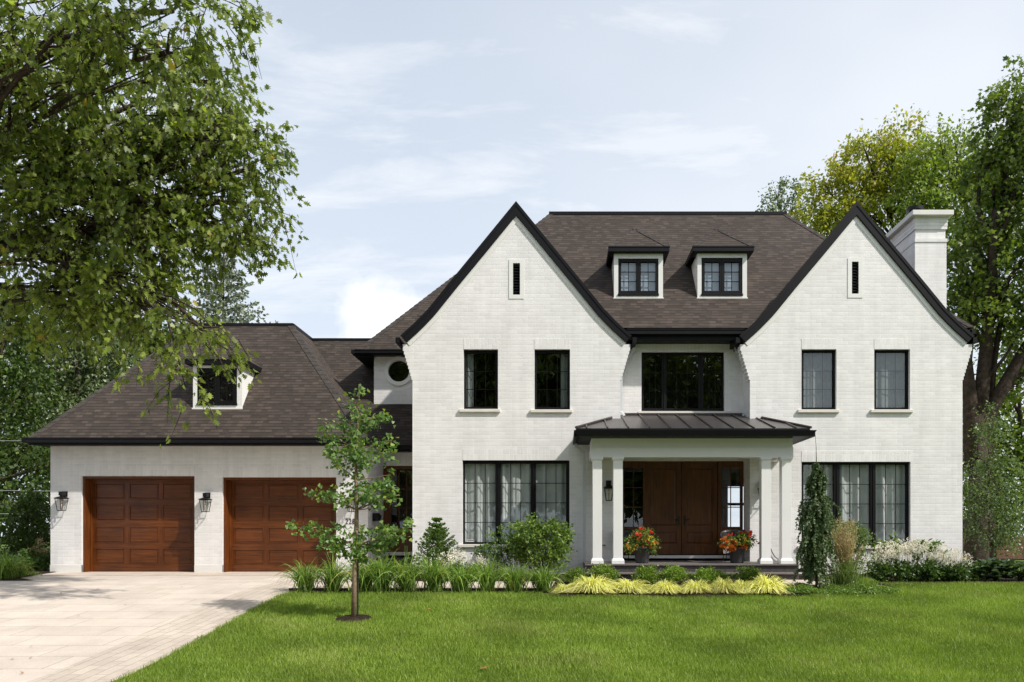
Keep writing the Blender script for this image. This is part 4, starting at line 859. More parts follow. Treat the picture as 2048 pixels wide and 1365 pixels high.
# socket and cable on the porch wall
d = F; t = MB().box(X(1203,d), X(1212,d), d-.03, d, Z(1094,d), Z(1083,d)); o = t.obj('outdoor_socket', M['white']); tag(o, 'white weatherproof socket low on the wall behind the left columns', 'socket'); 
MB().box(X(1204,d), X(1211,d), d-.034, d-.03, Z(1092,d), Z(1090,d)).add([], []).obj('socket_slot', M['black'], None, o)
b = MB(); d = F-.03; pts = [(X(px,d), d, Z(py,d)) for px, py in ((1541,1096),(1543,1102),(1546,1108),(1550,1114),(1555,1118),(1561,1120))]; b.tube(pts, .011, 6); tag(b.obj('garden_cable', M['plastic'], smooth=True), 'black cable hanging in a curve between the right pair of columns', 'cable')

# ---------------------------------------------------------------- foliage helpers
def lobes(lst, dz_=None):
    out = []
    for l in lst:
        px, py, d, rx = l[:4]; ry = l[4] if len(l) > 4 else rx; rd = l[5] if len(l) > 5 else None
        k = d/FPX; out.append((X(px,d), d, Z(py,d), rx*k, rd if rd else max(rx, ry)*k*.8, ry*k))
    return np.array(out)
def cloud(Lb, n_cl, per, spread, r, shell=.5, twig=0, hang=.5):
    v = (Lb[:, 3]*Lb[:, 5])**.85*(Lb[:, 4]**.35); idx = r.choice(len(Lb), n_cl, p=v/v.sum()); q = Lb[idx]
    u = r.normal(size=(n_cl, 3)); u /= np.linalg.norm(u, axis=1, keepdims=True)
    rad = r.uniform(0, 1, n_cl)**(1/3.0); rad = rad*(1-shell) + shell*r.uniform(.72, 1.04, n_cl)
    c = q[:, :3] + u*rad[:, None]*q[:, 3:6]
    out = u*np.array([1, 1, .6]); out[:, 2] -= .15
    P = np.repeat(c, per, 0); O = np.repeat(out, per, 0)
    if twig:
        dr_ = out*np.array([1,1,.5]) + r.normal(size=out.shape)*.55; dr_ /= np.linalg.norm(dr_, axis=1, keepdims=True); D_ = np.repeat(dr_, per, 0); tq = r.uniform(0, 1, len(P))[:, None]**.8; ln_ = np.repeat(r.uniform(.6, 1.2, n_cl), per)[:, None]*twig
        P = P + D_*tq*ln_ + np.array([0,0,-1.0])*hang*ln_*tq**2 + r.normal(size=P.shape)*spread*.5
        return P, D_, (c, c + dr_*twig*.5 - np.array([0,0,hang*.25*twig]), c + dr_*twig*.95 - np.array([0,0,hang*.9*twig]))
    along = r.uniform(-.9, 1.3, len(P))[:, None]*O*spread*1.3
    P = P + along + r.normal(size=P.shape)*spread*.5
    return P, O, c
def limb(b, p0, p1, r0, r1, r, k=7, sag=0.0, wob=.06, n=6):
    p0, p1 = np.array(p0, float), np.array(p1, float); L_ = np.linalg.norm(p1-p0); pts = []
    w1 = r.normal(size=3)*wob*L_; w2 = r.normal(size=3)*wob*L_*.6
    for i in range(k):
        t = i/(k-1); p = p0*(1-t) + p1*t + w1*math.sin(math.pi*t) + w2*math.sin(2*math.pi*t); p[2] += sag*L_*math.sin(math.pi*t); pts.append(p)
    b.tube(pts, [r0*(1-i/(k-1)) + r1*i/(k-1) for i in range(k)], n); return pts
def tree(name, label, cat, base, Lb, n_cl, per, spread, lsize, shape, lm, bark_, r0, seed, droop=.5, group=None, fork=None, limbs=26, shell=.5, flat=.2, twigs=0, top=None, curl=.15, twig=0, hang=.5):
    r = np.random.default_rng(seed); t = thing(name, base, label, cat, group)
    P, O, c = cloud(Lb, n_cl, per, spread, r, shell, twig, hang)
    tw = c if twig else None
    if twig: c = c[0]
    ax = O*.7 + r.normal(size=O.shape)*.55; ax[:, 2] -= droop
    hgt = P[:, 2]; tint = r.beta(1.6, 2.2, len(P))*.85 + .15*r.uniform(0, 1, len(P)) + np.repeat(r.normal(0, .10, n_cl), per)
    leafmesh('crown', P, ax, lsize, shape, lm, t, r=r, tint=tint, flat=flat, curl=curl)
    b = MB(); base = np.array(base, float); cen = Lb[:, :3].mean(0)
    fk = np.array(fork if fork is not None else (base[0]*.7+cen[0]*.3, base[1]*.7+cen[1]*.3, base[2] + (Lb[:, 2].min()-base[2])*.75), float)
    b.tube([base-np.array([0,0,.2]), base + (fk-base)*.06, base+(fk-base)*.4+np.array([r0*.2,0,0]), fk], [r0*1.35, r0*1.05, r0*.88, r0*.75], 10)
    tp = np.array(top if top is not None else (cen[0], cen[1], Lb[:, 2].max()), float); main = limb(b, fk, tp, r0*.72, r0*.12, r, 9, wob=.04, n=8)
    order = np.argsort(-Lb[:, 3]*Lb[:, 5])[:limbs]
    for i in order:
        q = Lb[i, :3]; st = main[int(np.clip((q[2]-fk[2])/max(tp[2]-fk[2], .1)*5, 0, 5))] if q[2] > fk[2] else fk
        ln = np.linalg.norm(q-st); lp = limb(b, st, q, min(r0*.3, .028 if name == 'oak_tree' else 1, .02+ln*.016), r0*.07+.008, r, 7, .05, n=6)
        sel = c[np.linalg.norm((c-q)/Lb[i, 3:6], axis=1) < 1.05]
        for s in sel[:twigs]: limb(b, lp[r.integers(3, 7)], s, .016*r0/.3+.006, .005, r, 5, .04, .09, n=4)
    if tw is not None:
        for p0, p1, p2 in zip(*tw): b.tube([p0, p1, p2], [.008, .006, .003], 3, False)
    b.obj('trunk', bark_, t, smooth=True)
    return t

# ---------------------------------------------------------------- the big oak that hangs in from the left
oakL = lobes([(20,10,11,90,70,1),(140,40,11,80,60,1),(250,50,11,75,60,1),(345,22,11,60,42,.8),(440,18,11,44,30,.6),(335,105,11,40,42,.6),(395,75,11.4,26,22,.4),(60,110,12,90,70,1),(470,18,11,20,18,.3),
 (60,230,14,120,100,1.6),(180,240,14,110,90,1.6),(290,200,14.3,90,70,1.4),(380,215,14,60,55,1),(425,165,14,38,45,.8),(470,225,14,42,48,.8),(515,265,14,40,32,.6),(545,262,14,20,14,.4),(430,300,14,80,70,1.2),(505,335,14,45,45,.8),(320,330,14,95,85,1.6),(205,360,14,100,85,1.6),(80,370,14,120,100,1.8),
 (440,405,14,70,45,1),(520,425,14,48,20,.6),(560,430,14,26,12,.3),(400,440,14,70,40,.9),(480,470,14,45,22,.6),(420,485,14,40,16,.5),(300,430,13.4,60,60,1.2),(200,460,13.6,95,80,1.5),(70,490,14,110,90,1.8),(290,500,13.2,48,46,.8),(330,462,13.2,26,40,.6),(250,560,13.4,70,50,1),(170,590,13.6,80,60,1.2),(50,600,14,90,70,1.4),
 (300,590,13.2,48,34,.7),(345,630,13,40,30,.6),(400,655,13,44,28,.5),(450,672,13,30,16,.25),(375,690,13,24,18,.25),(360,740,13,14,30,.2),(388,790,13,20,13,.15),(448,705,13,20,12,.2),(487,738,13,14,16,.15),(480,778,13,14,15,.15),(345,720,13,10,26,.15),(420,735,13,7,7,.1),(300,660,13,44,16,.5)])
ob = np.array([-13.8, 14.2, gz(14.2)])
oak = tree('oak_tree', 'large oak reaching in from the left edge, one branch hanging over the garage dormer', 'tree', tuple(ob), oakL, 1850, 15, .11, .125, 'oak', L['oak'], M['darkbark'], .42, 11, droop=1.1, fork=(-12.6,14.2,6.0), limbs=30, shell=.3, flat=.1, twigs=8, twig=.55, hang=.75, top=(-11.5,14.0,11.5), curl=.3)
b = MB(); r_ = np.random.default_rng(3)
def pxlimb(b, pts, r0, r1): 
    q = [(X(px,d), d, Z(py,d)) for px, py, d in pts]; n = len(q); b = MB(); b.tube(q, [r0+(r1-r0)*i/(n-1) for i in range(n)], 7); b.obj('branch', M['darkbark'], oak, smooth=True)
pxlimb(b, [(-60,300,14),(120,300,14),(215,315,14),(260,322,14),(325,324,14),(345,300,14),(375,260,14),(405,208,14),(425,180,14)], .085, .03)
pxlimb(b, [(-40,260,14.2),(110,282,14.2),(200,288,14.2),(262,290,14.2)], .08, .03)
pxlimb(b, [(60,400,13.6),(170,470,13.4),(235,575,13.2),(280,612,13.1),(335,640,13),(400,665,13),(455,700,13),(480,745,13)], .035, .008)
pxlimb(b, [(335,640,13),(350,690,13),(360,735,13),(375,790,13)], .018, .006)
pxlimb(b, [(400,640,13),(412,690,13),(440,720,13),(465,768,13)], .014, .006)
pxlimb(b, [(150,60,11),(215,30,11),(255,85,11),(300,110,11),(345,130,11)], .03, .008)
pxlimb(b, [(180,200,14),(250,330,14),(300,400,14),(420,450,14),(480,470,14)], .035, .008)

# ---------------------------------------------------------------- trees behind the garage, on the left
gl = 'trees behind the garage'
tree('woodland_tree', 'dark leafy tree at the left edge below the oak crown', 'tree', (-22.5,27,.06), lobes([(-40,700,27,120,100),(40,780,27,70,70),(-20,860,27,90,80),(60,900,26.5,60,50),(20,980,26.5,80,60),(-60,1000,27,80,80),(80,1010,26,40,60),(110,930,26,30,40),(20,640,27,90,60)]), 900, 14, .34, .17, 'diamond', L['back'], M['bark'], .3, 21, group=gl, twigs=5)
tree('woodland_tree', 'silvery leaved tree with pale flecks behind the garage roof', 'tree', (-18.2,30,.06), lobes([(130,720,30,70,60),(90,800,30,60,60),(190,740,30,60,60),(150,830,29.5,60,50),(220,800,29.5,40,40),(60,700,30,50,40),(240,720,30,40,40),(110,880,29,50,40),(60,850,30,40,60),(170,660,30,60,40)]), 950, 14, .32, .16, 'diamond', L['pale'], M['bark'], .26, 22, group=gl, twigs=5)
tree('woodland_tree', 'mid green tree rising behind the left slope of the garage roof', 'tree', (-16.6,33,.06), lobes([(270,740,33,60,60),(310,700,33,50,45),(250,680,33,60,50),(330,690,33,30,30),(230,800,33,60,60),(200,640,33,70,50),(300,650,33,40,30),(350,670,33,20,16)]), 700, 14, .32, .17, 'diamond', L['lime'] if False else L['back'], M['bark'], .24, 23, group=gl, twigs=5)
tree('woodland_tree', 'deep shaded tree at the very back behind the garage', 'tree', (-24,40,.08), lobes([(-60,800,40,140,140),(90,850,40,120,120),(60,990,39,140,100),(190,900,40,100,90),(-60,960,40,100,120),(100,700,40,110,90),(230,720,41,80,80),(0,1080,38,120,50)]), 900, 13, .55, .30, 'diamond', L['back'], M['bark'], .34, 24, group=gl)
tree('shrub', 'dense upright cedar shrub beside the left garage corner', 'shrub', (X(58,21.3),21.3,.05), lobes([(58,1075,21.3,34,40),(50,1030,21.3,26,34),(70,1025,21.3,24,34),(60,995,21.3,14,20),(88,1060,21.3,14,50),(35,1085,21.3,18,30)]), 420, 14, .10, .07, 'diamond', L['arb'], M['bark'], .06, 25, droop=-.3)
t = thing('flowering_shrub', (X(82,20.6),20.6,.05), 'low shrub with faded pale plumes against the left garage corner', 'shrub'); r = np.random.default_rng(26)
P, O, c = cloud(lobes([(70,1118,20.6,30,18),(95,1125,20.6,16,14),(50,1125,20.6,20,18)]), 120, 10, .08, r); leafmesh('foliage', P, O+r.normal(size=O.shape)*.5, .09, 'oval', L['asleaf'], t, r=r)
P, O, c = cloud(lobes([(82,1092,20.6,7,16),(70,1103,20.6,14,8),(94,1106,20.6,12,7)]), 60, 14, .05, r); leafmesh('flower_plume', P, O+r.normal(size=O.shape), .035, 'diamond', L['plume'], t, r=r)

# ---------------------------------------------------------------- conifers
def conifer(name, label, base, hgt, rad, n_whorl, per, m_needle, bark_, seed, nsize=.05, dens=16, up=-.15, r0=.05, low=.06, power=1.0, cat='conifer', gap=0.0, side=7, lat=.42):
    r = np.random.default_rng(seed); t = thing(name, base, label, cat); base = np.array(base, float); b = MB()
    b.tube([base, base+np.array([0,0,hgt*.5]), base+np.array([0,0,hgt])], [r0, r0*.6, r0*.08], 8); P = []; A = []
    for i in range(n_whorl):
        f = low + (1-low)*(i+r.uniform(-.3,.3))/n_whorl; f = min(max(f, low), .985); L_ = rad*(1-f)**power*r.uniform(.75, 1.12) + rad*.05
        for k in range(per):
            a = 2*math.pi*(k+r.uniform(-.35,.35))/per + i*1.3; dv = np.array([math.cos(a), math.sin(a), 0]); l = L_*r.uniform(.7, 1.1); p0 = base + np.array([0, 0, hgt*f])
            path = [p0 + dv*l*s + np.array([0, 0, l*(up*s + .22*s*s)]) for s in np.linspace(0, 1, 5)]; b.tube(path, [r0*.22*(1-f)+.006, .006, .005, .004, .003], 4, False)
            for s in np.linspace(.15+gap, 1, side):
                j = min(int(s*4), 3); u = s*4-j; pt = path[j]*(1-u)+path[j+1]*u; sl_ = l*(lat*(1-s)+.10)
                for sd in (-1, 1):
                    sv = np.array([-dv[1], dv[0], 0])*sd*.8 + dv*.6 + np.array([0,0,r.uniform(-.25,.25)]); sv /= np.linalg.norm(sv)
                    m_ = max(int(dens*(.5+sl_)), 4); q = r.uniform(0, 1, m_)[:, None]; P.append(pt + sv*sl_*q); A.append(sv*.75 + r.normal(size=(m_, 3))*.55 + np.array([0,0,.12]))
    leafmesh('needles', np.concatenate(P), np.concatenate(A), nsize, 'diamond' if nsize > .045 else 'needle', m_needle, t, r=r); b.obj('trunk', bark_, t, smooth=True); return t
conifer('spruce_tree', 'tall grey green spruce standing behind the garage roof', (X(447,38),38,.1), Z(484,38)-.1, 7.6, 25, 7, L['spruce'], M['bark'], 31, nsize=.17, dens=9, up=.12, r0=.18, low=.12, power=1.1, side=8)
conifer('small_conifer', 'small bright green fir standing against the wall left of the ground floor window', (X(874,17.6),17.6,.02), Z(1036,17.6)-.02, .66, 13, 8, L['fir'], M['bark'], 32, nsize=.05, dens=11, up=.34, r0=.025, low=.02, power=.8, side=6, gap=.12, lat=.26)

# ---------------------------------------------------------------- trees behind and right of the house
gr_ = 'trees behind the house'
tree('maple_tree', 'yellow and green tree just behind the right gable', 'tree', (17.5,38,.1), lobes([(1680,400,38,50,60),(1740,330,38,55,50),(1800,300,38,45,40),(1650,370,38,22,25),(1720,400,38,60,60),(1790,380,38,60,60),(1660,440,38,50,40),(1850,320,38,30,40),(1625,450,38,22,30),(1800,275,38,26,22),(1615,480,38,16,26),(1740,290,38,24,20)]), 800, 15, .30, .20, 'diamond', L['ymaple'], M['darkbark'], .2, 41, group=gr_, twigs=8, shell=.4, twig=1.0, hang=0)
tree('maple_tree', 'light green tree between the yellow tree and the dark tree, above the chimney', 'tree', (20.5,36,.1), lobes([(1870,330,36,60,50),(1930,320,36,50,50),(1980,350,36,50,60),(1860,400,36,60,50),(1930,420,36,70,60),(1990,440,36,50,60),(1830,380,36,40,50),(1900,480,36,50,50),(1950,290,36,30,20),(1880,285,36,25,15)]), 760, 15, .28, .19, 'diamond', L['lime'], M['darkbark'], .22, 42, group=gr_, twigs=9, shell=.4, twig=1.0, hang=0)
tree('maple_tree', 'thin sparse tree top showing above the right end of the main roof', 'tree', (11.5,42,.1), lobes([(1545,400,42,14,24),(1560,370,42,12,14),(1590,385,42,13,22),(1535,425,42,18,10),(1575,415,42,28,12),(1600,420,42,10,8)]), 110, 12, .22, .16, 'diamond', L['pale'], M['bark'], .12, 43, group=gr_, twigs=9)
tree('maple_tree', 'big dark maple with a forked trunk at the right edge', 'tree', (X(1952,25),25,.05), lobes([(2020,240,25,50,60),(2060,180,25,60,60),(1990,340,25,40,45),(2050,330,25,70,70),(2030,440,25,70,60),(1960,500,25,50,50),(2020,560,25,80,60),(1940,580,25.5,30,50),(1990,640,25,60,40),(2060,640,25,60,50),(2080,480,25,90,90),(1925,540,26,30,60),(2045,760,25.5,30,40),(1965,600,25,40,30),(2120,300,25,90,120),(1950,440,26,30,30),(1912,620,26,18,60)]), 1150, 16, .22, .15, 'maple', L['maple'], M['darkbark'], .36, 44, group=gr_, fork=(X(1958,25),25,Z(830,25)), top=(X(1985,25),25,Z(350,25)), twigs=7, shell=.35, twig=.8, hang=.4)
mp_t = [o for o in COL.objects if o.name.startswith('maple_tree')][-1]
b = MB(); 
def pl2(b, pts, r0, r1): q = [(X(px,25), 25+dy, Z(py,25)) for px, py, dy in pts]; n = len(q); b = MB(); b.tube(q, [r0+(r1-r0)*i/(n-1) for i in range(n)], 8); b.obj('limb', M['darkbark'], mp_t, smooth=True)
pl2(b, [(1975,960,.3),(1972,880,.3),(1985,820,.2),(2010,770,0),(2050,700,0),(2085,640,0)], .34, .15)
pl2(b, [(1945,930,0),(1940,800,0),(1932,720,0),(1945,640,0),(1960,560,0)], .26, .10)
pl2(b, [(1985,820,.2),(1995,720,.2),(2005,640,.1),(2020,560,.1)], .13, .05)
pl2(b, [(2010,770,0),(2050,745,0),(2090,735,0)], .08, .04)
pl2(b, [(1975,1125,.3),(1972,1000,.3),(1975,960,.3)], .42, .34)
tree('yard_tree', 'shaded tree closing the back yard on the right', 'tree', (22,34,.1), lobes([(1960,850,34,80,90),(2050,800,34,80,100),(2000,950,33,90,80),(2070,960,33,80,90),(1950,1020,32,60,60),(2040,1050,31,80,50),(2020,700,35,60,50)]), 800, 13, .42, .24, 'diamond', L['maple'], M['darkbark'], .25, 45)
tree('yard_tree', 'airy small tree with pale grey green leaves right of the house corner', 'tree', (X(1985,19.6),19.6,.02), lobes([(1985,1050,19.6,48,50),(1965,970,19.6,36,45),(2000,960,19.6,34,50),(1985,890,19.6,32,45),(1980,840,19.6,22,28),(1972,815,19.6,8,12),(1945,1000,19.6,22,40),(2025,1030,19.6,22,45),(1925,1018,19.6,12,10),(2010,1080,19.6,30,30)]), 520, 12, .13, .065, 'oval', L['euo'], M['bark'], .045, 46, twigs=7, shell=.4, droop=.3)
# playhouse seen behind that tree
ph = thing('playhouse', (X(1960,27),27,.06), 'brown wooden playhouse with white window lattice behind the small tree', 'playhouse')
d = 27.0
b = MB(); b.box(X(1927,d), X(1957,d), d, d+1.4, .06, Z(1063,d)); b.obj('tower', M['cedarwood'], ph)
b = MB(); b.prism([(X(1922,d), Z(1063,d)), (X(1962,d), Z(1063,d)), (X(1942,d), Z(1042,d))], d-.12, d+1.5); b.obj('tower_roof', M['darkbark'], ph)
b = MB()
for i in range(5): b.box(X(1957,d), X(2070,d), d+.05, d+.10, Z(1117-i*9,d)+.005, Z(1109-i*9,d))
b.obj('plank_panel', M['cedarwood'], ph)
b = MB(); b.box(X(1955,d), X(1959,d), d-.05, d+.05, .06, Z(1060,d)); b.box(X(2060,d), X(2064,d), d-.05, d+.05, .06, Z(1060,d)); b.box(X(1957,d), X(2070,d), d+.1, d+1.3, Z(1118,d)-.05, Z(1118,d)); b.obj('frame_post', M['cedarwood'], ph)
for (a, c, e, f) in ((1933.5,1942.5,1072,1091),(1934,1941,1116,1127),(1944.5,1951.5,1113,1127)):
    b = MB(); x0_, x1_, z0_, z1_ = X(a,d), X(c,d), Z(f,d), Z(e,d); yy = d-.02
    for k in range(4): xx = x0_+(x1_-x0_)*k/3; b.box(xx-.011, xx+.011, yy-.02, yy, z0_, z1_)
    for k in range(3): zz = z0_+(z1_-z0_)*k/2; b.box(x0_, x1_, yy-.021, yy-.001, zz-.011, zz+.011)
    b.obj('window_lattice', M['paper'], ph)
b = MB(); cxx, czz = X(1937,d), Z(1100,d); b.prism([(cxx+.05*math.cos(a), czz+.085*math.sin(a)) for a in np.linspace(0, 2*math.pi, 20)[:-1]], d-.03, d-.005); b.obj('ornament', M['blue'], ph)
b = MB(); sx = [X(1952,d), X(1938,d-.7), X(1924,d-1.7), X(1918,d-2.2)]; sz = [Z(1107,d), Z(1107,d-.7), Z(1121,d-1.7), .25]; sy = [d-.05, d-.7, d-1.7, d-2.2]
for i in range(3):
    for (o0, o1, up_) in ((0, .42, 0), (-.03, 0, .09), (.42, .45, .09)):
        b.add([(sx[i]+o0,sy[i],sz[i]),(sx[i]+o1,sy[i],sz[i]),(sx[i+1]+o1,sy[i+1],sz[i+1]),(sx[i+1]+o0,sy[i+1],sz[i+1])]+[(sx[i]+o0,sy[i],sz[i]+up_+.03),(sx[i]+o1,sy[i],sz[i]+up_+.03),(sx[i+1]+o1,sy[i+1],sz[i+1]+up_+.03),(sx[i+1]+o0,sy[i+1],sz[i+1]+up_+.03)], [(0,1,2,3),(7,6,5,4),(0,4,5,1),(1,5,6,2),(2,6,7,3),(3,7,4,0)])
b.obj('slide', M['yellow'], ph)
# wires on the left
for (y0, y1, xe_, lab) in ((881,882.5,58,'highest of the three thin wires left of the garage'),(980,982.5,80,'middle one of the three thin wires left of the garage'),(1026,1028.5,34,'lowest of the three thin wires left of the garage')):
    d = 24.5; b = MB(); b.tube([(X(-400,d),d,Z(y0-8,d)),(X(-120,d),d,Z(y0,d)),(X(xe_,d),d,Z(y1,d)),(X(xe_+60,d+2),d+2,Z(y1,d+2))], .009, 5); tag(b.obj('power_line', M['wire']), lab, 'wire', 'thin wires left of the garage')
# street trees across the road, mirrored in the glass
rt = np.array([(0,0,6.5,4.2,3.6,3.0),(-2,0,9,3,3,2.4),(2.2,.3,9,3,3,2.6),(0,0,11,3,3,2.6),(-3,0,5.5,2.4,2.6,1.9),(3,0,5.4,2.4,2.6,1.9),(0,0,4.2,3.4,3,1.6)], float)
st0 = tree('street_tree', 'round leafy street tree across the road behind the viewer', 'tree', (0,0,-1.1), rt + np.array([0,0,-1.1,0,0,0]), 1000, 12, .6, .46, 'diamond', L['maple'], M['darkbark'], .3, 51, group='street trees across the road behind the viewer')

st0.location = (-5.5, -17, -1.1); st0.scale = (1.35, 1.35, 1.5)
for (x_, y_, s_) in ((1.5,-18.5,1.5),(9.0,-17,1.35),(-13,-18,1.4),(-22,-17,1.2),(23,-19,.8),(15.5,-19,.62),(31,-18,.9)):
    copy_thing(st0, (x_, y_, -1.1), rng.uniform(0, 6), (s_, s_, s_))

# ---------------------------------------------------------------- young ginkgo with stake and mulch ring
gb_ = G(707, 1239); gd_ = gb_[1]
t = thing('young_tree', gb_, 'slim young ginkgo tree with fan leaves on the front lawn', 'tree'); r = np.random.default_rng(61)
sap = lobes([(718,785,gd_,9,18,.12),(716,815,gd_,18,18,.2),(705,850,gd_,34,26,.35),(745,840,gd_,26,10,.3),(765,828,gd_,10,6,.1),(690,885,gd_,45,24,.4),(735,905,gd_,52,24,.4),(700,920,gd_,40,20,.4),(655,858,gd_,22,8,.15),(770,880,gd_,22,9,.2),(662,908,gd_,12,10,.2),
   (708,958,gd_,13,26,.15),(735,985,gd_,45,22,.35),(775,975,gd_,20,14,.2),(790,990,gd_,13,10,.15),(760,1000,gd_,30,14,.3),(690,995,gd_,32,16,.3),(640,990,gd_,24,9,.25),(615,985,gd_,10,6,.1),(780,950,gd_,8,12,.1),
   (598,1052,gd_,20,9,.2),(635,1058,gd_,30,12,.25),(670,1066,gd_,28,18,.3),(700,1090,gd_,42,22,.35),(745,1070,gd_,40,22,.35),(785,1068,gd_,32,20,.3),(815,1055,gd_,13,12,.15),(710,1112,gd_,24,12,.3),(675,1095,gd_,24,12,.25),(765,1095,gd_,25,12,.2)])
P, O, c = cloud(sap, 400, 8, .06, r, .25); ax = O*.5 + r.normal(size=O.shape)*.6; ax[:, 2] -= .25
leafmesh('crown', P, ax, .066, 'fan', L['ginkgo'], t, r=r, flat=.25, curl=.2)
sp = lambda px, py, dy=0.0: np.array((X(px, gd_), gd_+dy, Z(py, gd_)))
spine = [sp(707,1242),sp(709,1150),sp(711,1090),sp(713,1020),sp(712,960),sp(713,900),sp(716,840),sp(718,795),sp(718,772)]
b = MB(); b.tube(spine, [.043,.036,.033,.029,.025,.02,.014,.008,.004], 8)
for q in sap[2:]:
    z_ = q[2]-.10-.16*abs(q[0]-X(711,gd_)); k = min(spine, key=lambda s: abs(s[2]-z_)); pts = limb(b, k, q[:3]+np.array([np.sign(q[0]-k[0])*q[3]*.7, 0, 0]), .011, .003, r, 6, -.03, .04, 5)
b.obj('trunk', M['palebark'], t, smooth=True)
b = MB(); b.tube([(X(713.5,gd_),gd_+.06,gb_[2]-.1),(X(714,gd_),gd_+.05,gb_[2]+1.75)], .014, 6); o = b.obj('tree_stake', M['plastic']); tag(o, 'thin dark stake standing beside the young tree trunk', 'stake')
rr = np.random.default_rng(5); b = MB(); n = 48; rad_m = X(742, gd_)-X(705, gd_); vs = [(gb_[0], gd_, gz(gd_)+.05)]
for k in range(1, 6):
    for i in range(n):
        a = 2*math.pi*i/n; q = rad_m*k/5*(1+(rr.uniform(-.06,.06) if k == 5 else 0)); x_, y_ = gb_[0]+q*math.cos(a), gd_+q*1.15*math.sin(a); vs.append((x_, y_, gz(y_)+.05*(1-(k/5)**2)+.004+rr.uniform(0,.012)))
fs = [(0, 1+i, 1+(i+1) % n) for i in range(n)] + [(1+(k-1)*n+i, 1+k*n+i, 1+k*n+(i+1) % n, 1+(k-1)*n+(i+1) % n) for k in range(1, 5) for i in range(n)]
b.add(vs, fs); tag(b.obj('mulch_ring', M['mulch']), 'round bed of dark bark mulch around the young tree', 'mulch bed')

# ---------------------------------------------------------------- daylily row
def blades(n, r, hmin, hmax, lean, arch, k=7, spread=.09, pw=1.6):
    a = r.uniform(0, 2*math.pi, n); h = r.uniform(hmin, hmax, n); ln = r.uniform(.15, 1, n)**.8*lean; s = np.linspace(0, 1, k)[None]
    b0 = np.stack([r.normal(size=n)*spread, r.normal(size=n)*spread], 1)
    rad = ln[:, None]*(s**pw)*h[:, None]; z = h[:, None]*(s - arch*ln[:, None]/lean*s**3.2*r.uniform(.5, 1.3, n)[:, None])
    P = np.stack([b0[:, :1] + np.cos(a)[:, None]*rad, b0[:, 1:] + np.sin(a)[:, None]*rad, z], -1); return P
protos = []
for i in range(3):
    t = thing('daylily', (0, 0, 0), 'daylily clump', 'daylily', 'daylily clumps in a row along the lawn'); r = np.random.default_rng(70+i)
    ribbons('blade_clump', blades(240, r, .50, .98, .90, .95, 8, .08, 1.35), r.uniform(.014, .024, 240), L['lily'], t, r=r); protos.append(t)
    if i == 1:
        b = MB()
        for k in range(3): x_, y_ = r.uniform(-.1,.1,2); b.tube([(x_*.4,y_*.4,0),(x_,y_,.5),(x_*1.6,y_*1.6,.84)], .005, 4)
        b.obj('flower_stalk', L['lily'], t)
lily = [(611,'daylily clump at the driveway end of the row, spilling over the paving'),(666,'second daylily clump from the driveway, left of the young tree'),(726,'daylily clump right behind the young tree trunk'),(764,'daylily clump in front of the side door step, left one'),(812,'daylily clump in front of the left house corner'),(870,'daylily clump in front of the small conifer'),(922,'daylily clump left of the window centre with white plumes behind'),(974,'daylily clump third from the right end of the row'),(1030,'daylily clump second from the right end of the row'),(1086,'last daylily clump at the right end of the row below the round shrub')]
for i, (px, lab) in enumerate(lily):
    d = 15.17+rng.uniform(-.04,.05); l = (X(px, d), d, float(gz(d))+.02); s_ = rng.uniform(.92, 1.08)
    if i < 3: q = protos[i]; q.location = l; q.rotation_euler = (0,0,rng.uniform(0,6)); q.scale = (s_,)*3; q['label'] = lab
    else: copy_thing(protos[i % 3], l, rng.uniform(0, 6), (s_, s_, s_*rng.uniform(.82,1.16)), lab)
# small filler leaves between daylilies
# ---------------------------------------------------------------- golden grass mounds
hp = []
for i in range(2):
    t = thing('golden_grass', (0,0,0), 'golden grass', 'ornamental grass', 'golden grass mounds in front of the porch'); r = np.random.default_rng(80+i); n = 620
    a = r.uniform(0, 2*math.pi, n); ln = r.uniform(.12, 1, n)**.6*.48; h = .34*(1-(ln/.62)**2)+r.uniform(-.03,.05,n); s = np.linspace(0, 1, 7)[None]
    rad = ln[:, None]*s**.85; z = h[:, None]*np.sin(np.minimum(s*1.55, 1.55)*1.0)*(1) - (ln[:, None]/.48)*.34*s**3; z = np.maximum(z, .01+r.uniform(0,.02,n)[:, None])
    z = z*(1+.25*np.sin(a*3+i)[:, None]*s); rad = rad*(1+.2*np.sin(a*5+i*2)[:, None])
    P = np.stack([r.normal(size=n)[:, None]*.03+np.cos(a)[:, None]*rad, r.normal(size=n)[:, None]*.03+np.sin(a)[:, None]*rad, z], -1)
    ribbons('blade_mound', P, r.uniform(.009, .017, n), L['hak'], t, r=r); hp.append(t)
hak = [(1128,.7,.6,'smallest golden grass tuft at the left end of the mounds'),(1186,1.6,1.12,'large golden grass mound near the left end of the porch planting'),(1258,1.4,.92,'golden grass mound with a few upright blades, below the left flower pot'),(1330,1.25,.82,'golden grass mound below the left door leaf'),(1392,1.2,.88,'golden grass mound just left of the small round boxwoods on the right'),(1446,1.2,.95,'golden grass mound below the right flower pot'),(1484,1.0,.85,'narrow golden grass mound touching the largest right mound'),(1532,1.6,1.2,'large golden grass mound at the right end of the planting')]
for i, (px, sx_, sz_, lab) in enumerate(hak):
    d = 14.95; l = (X(px,d), d, float(gz(d))+.015)
    if i < 2: q = hp[i]; q.location = l; q.scale = (sx_, sx_*.75, sz_); q['label'] = lab
    else: copy_thing(hp[i % 2], l, rng.uniform(0,6), (sx_, sx_*.75, sz_), lab)
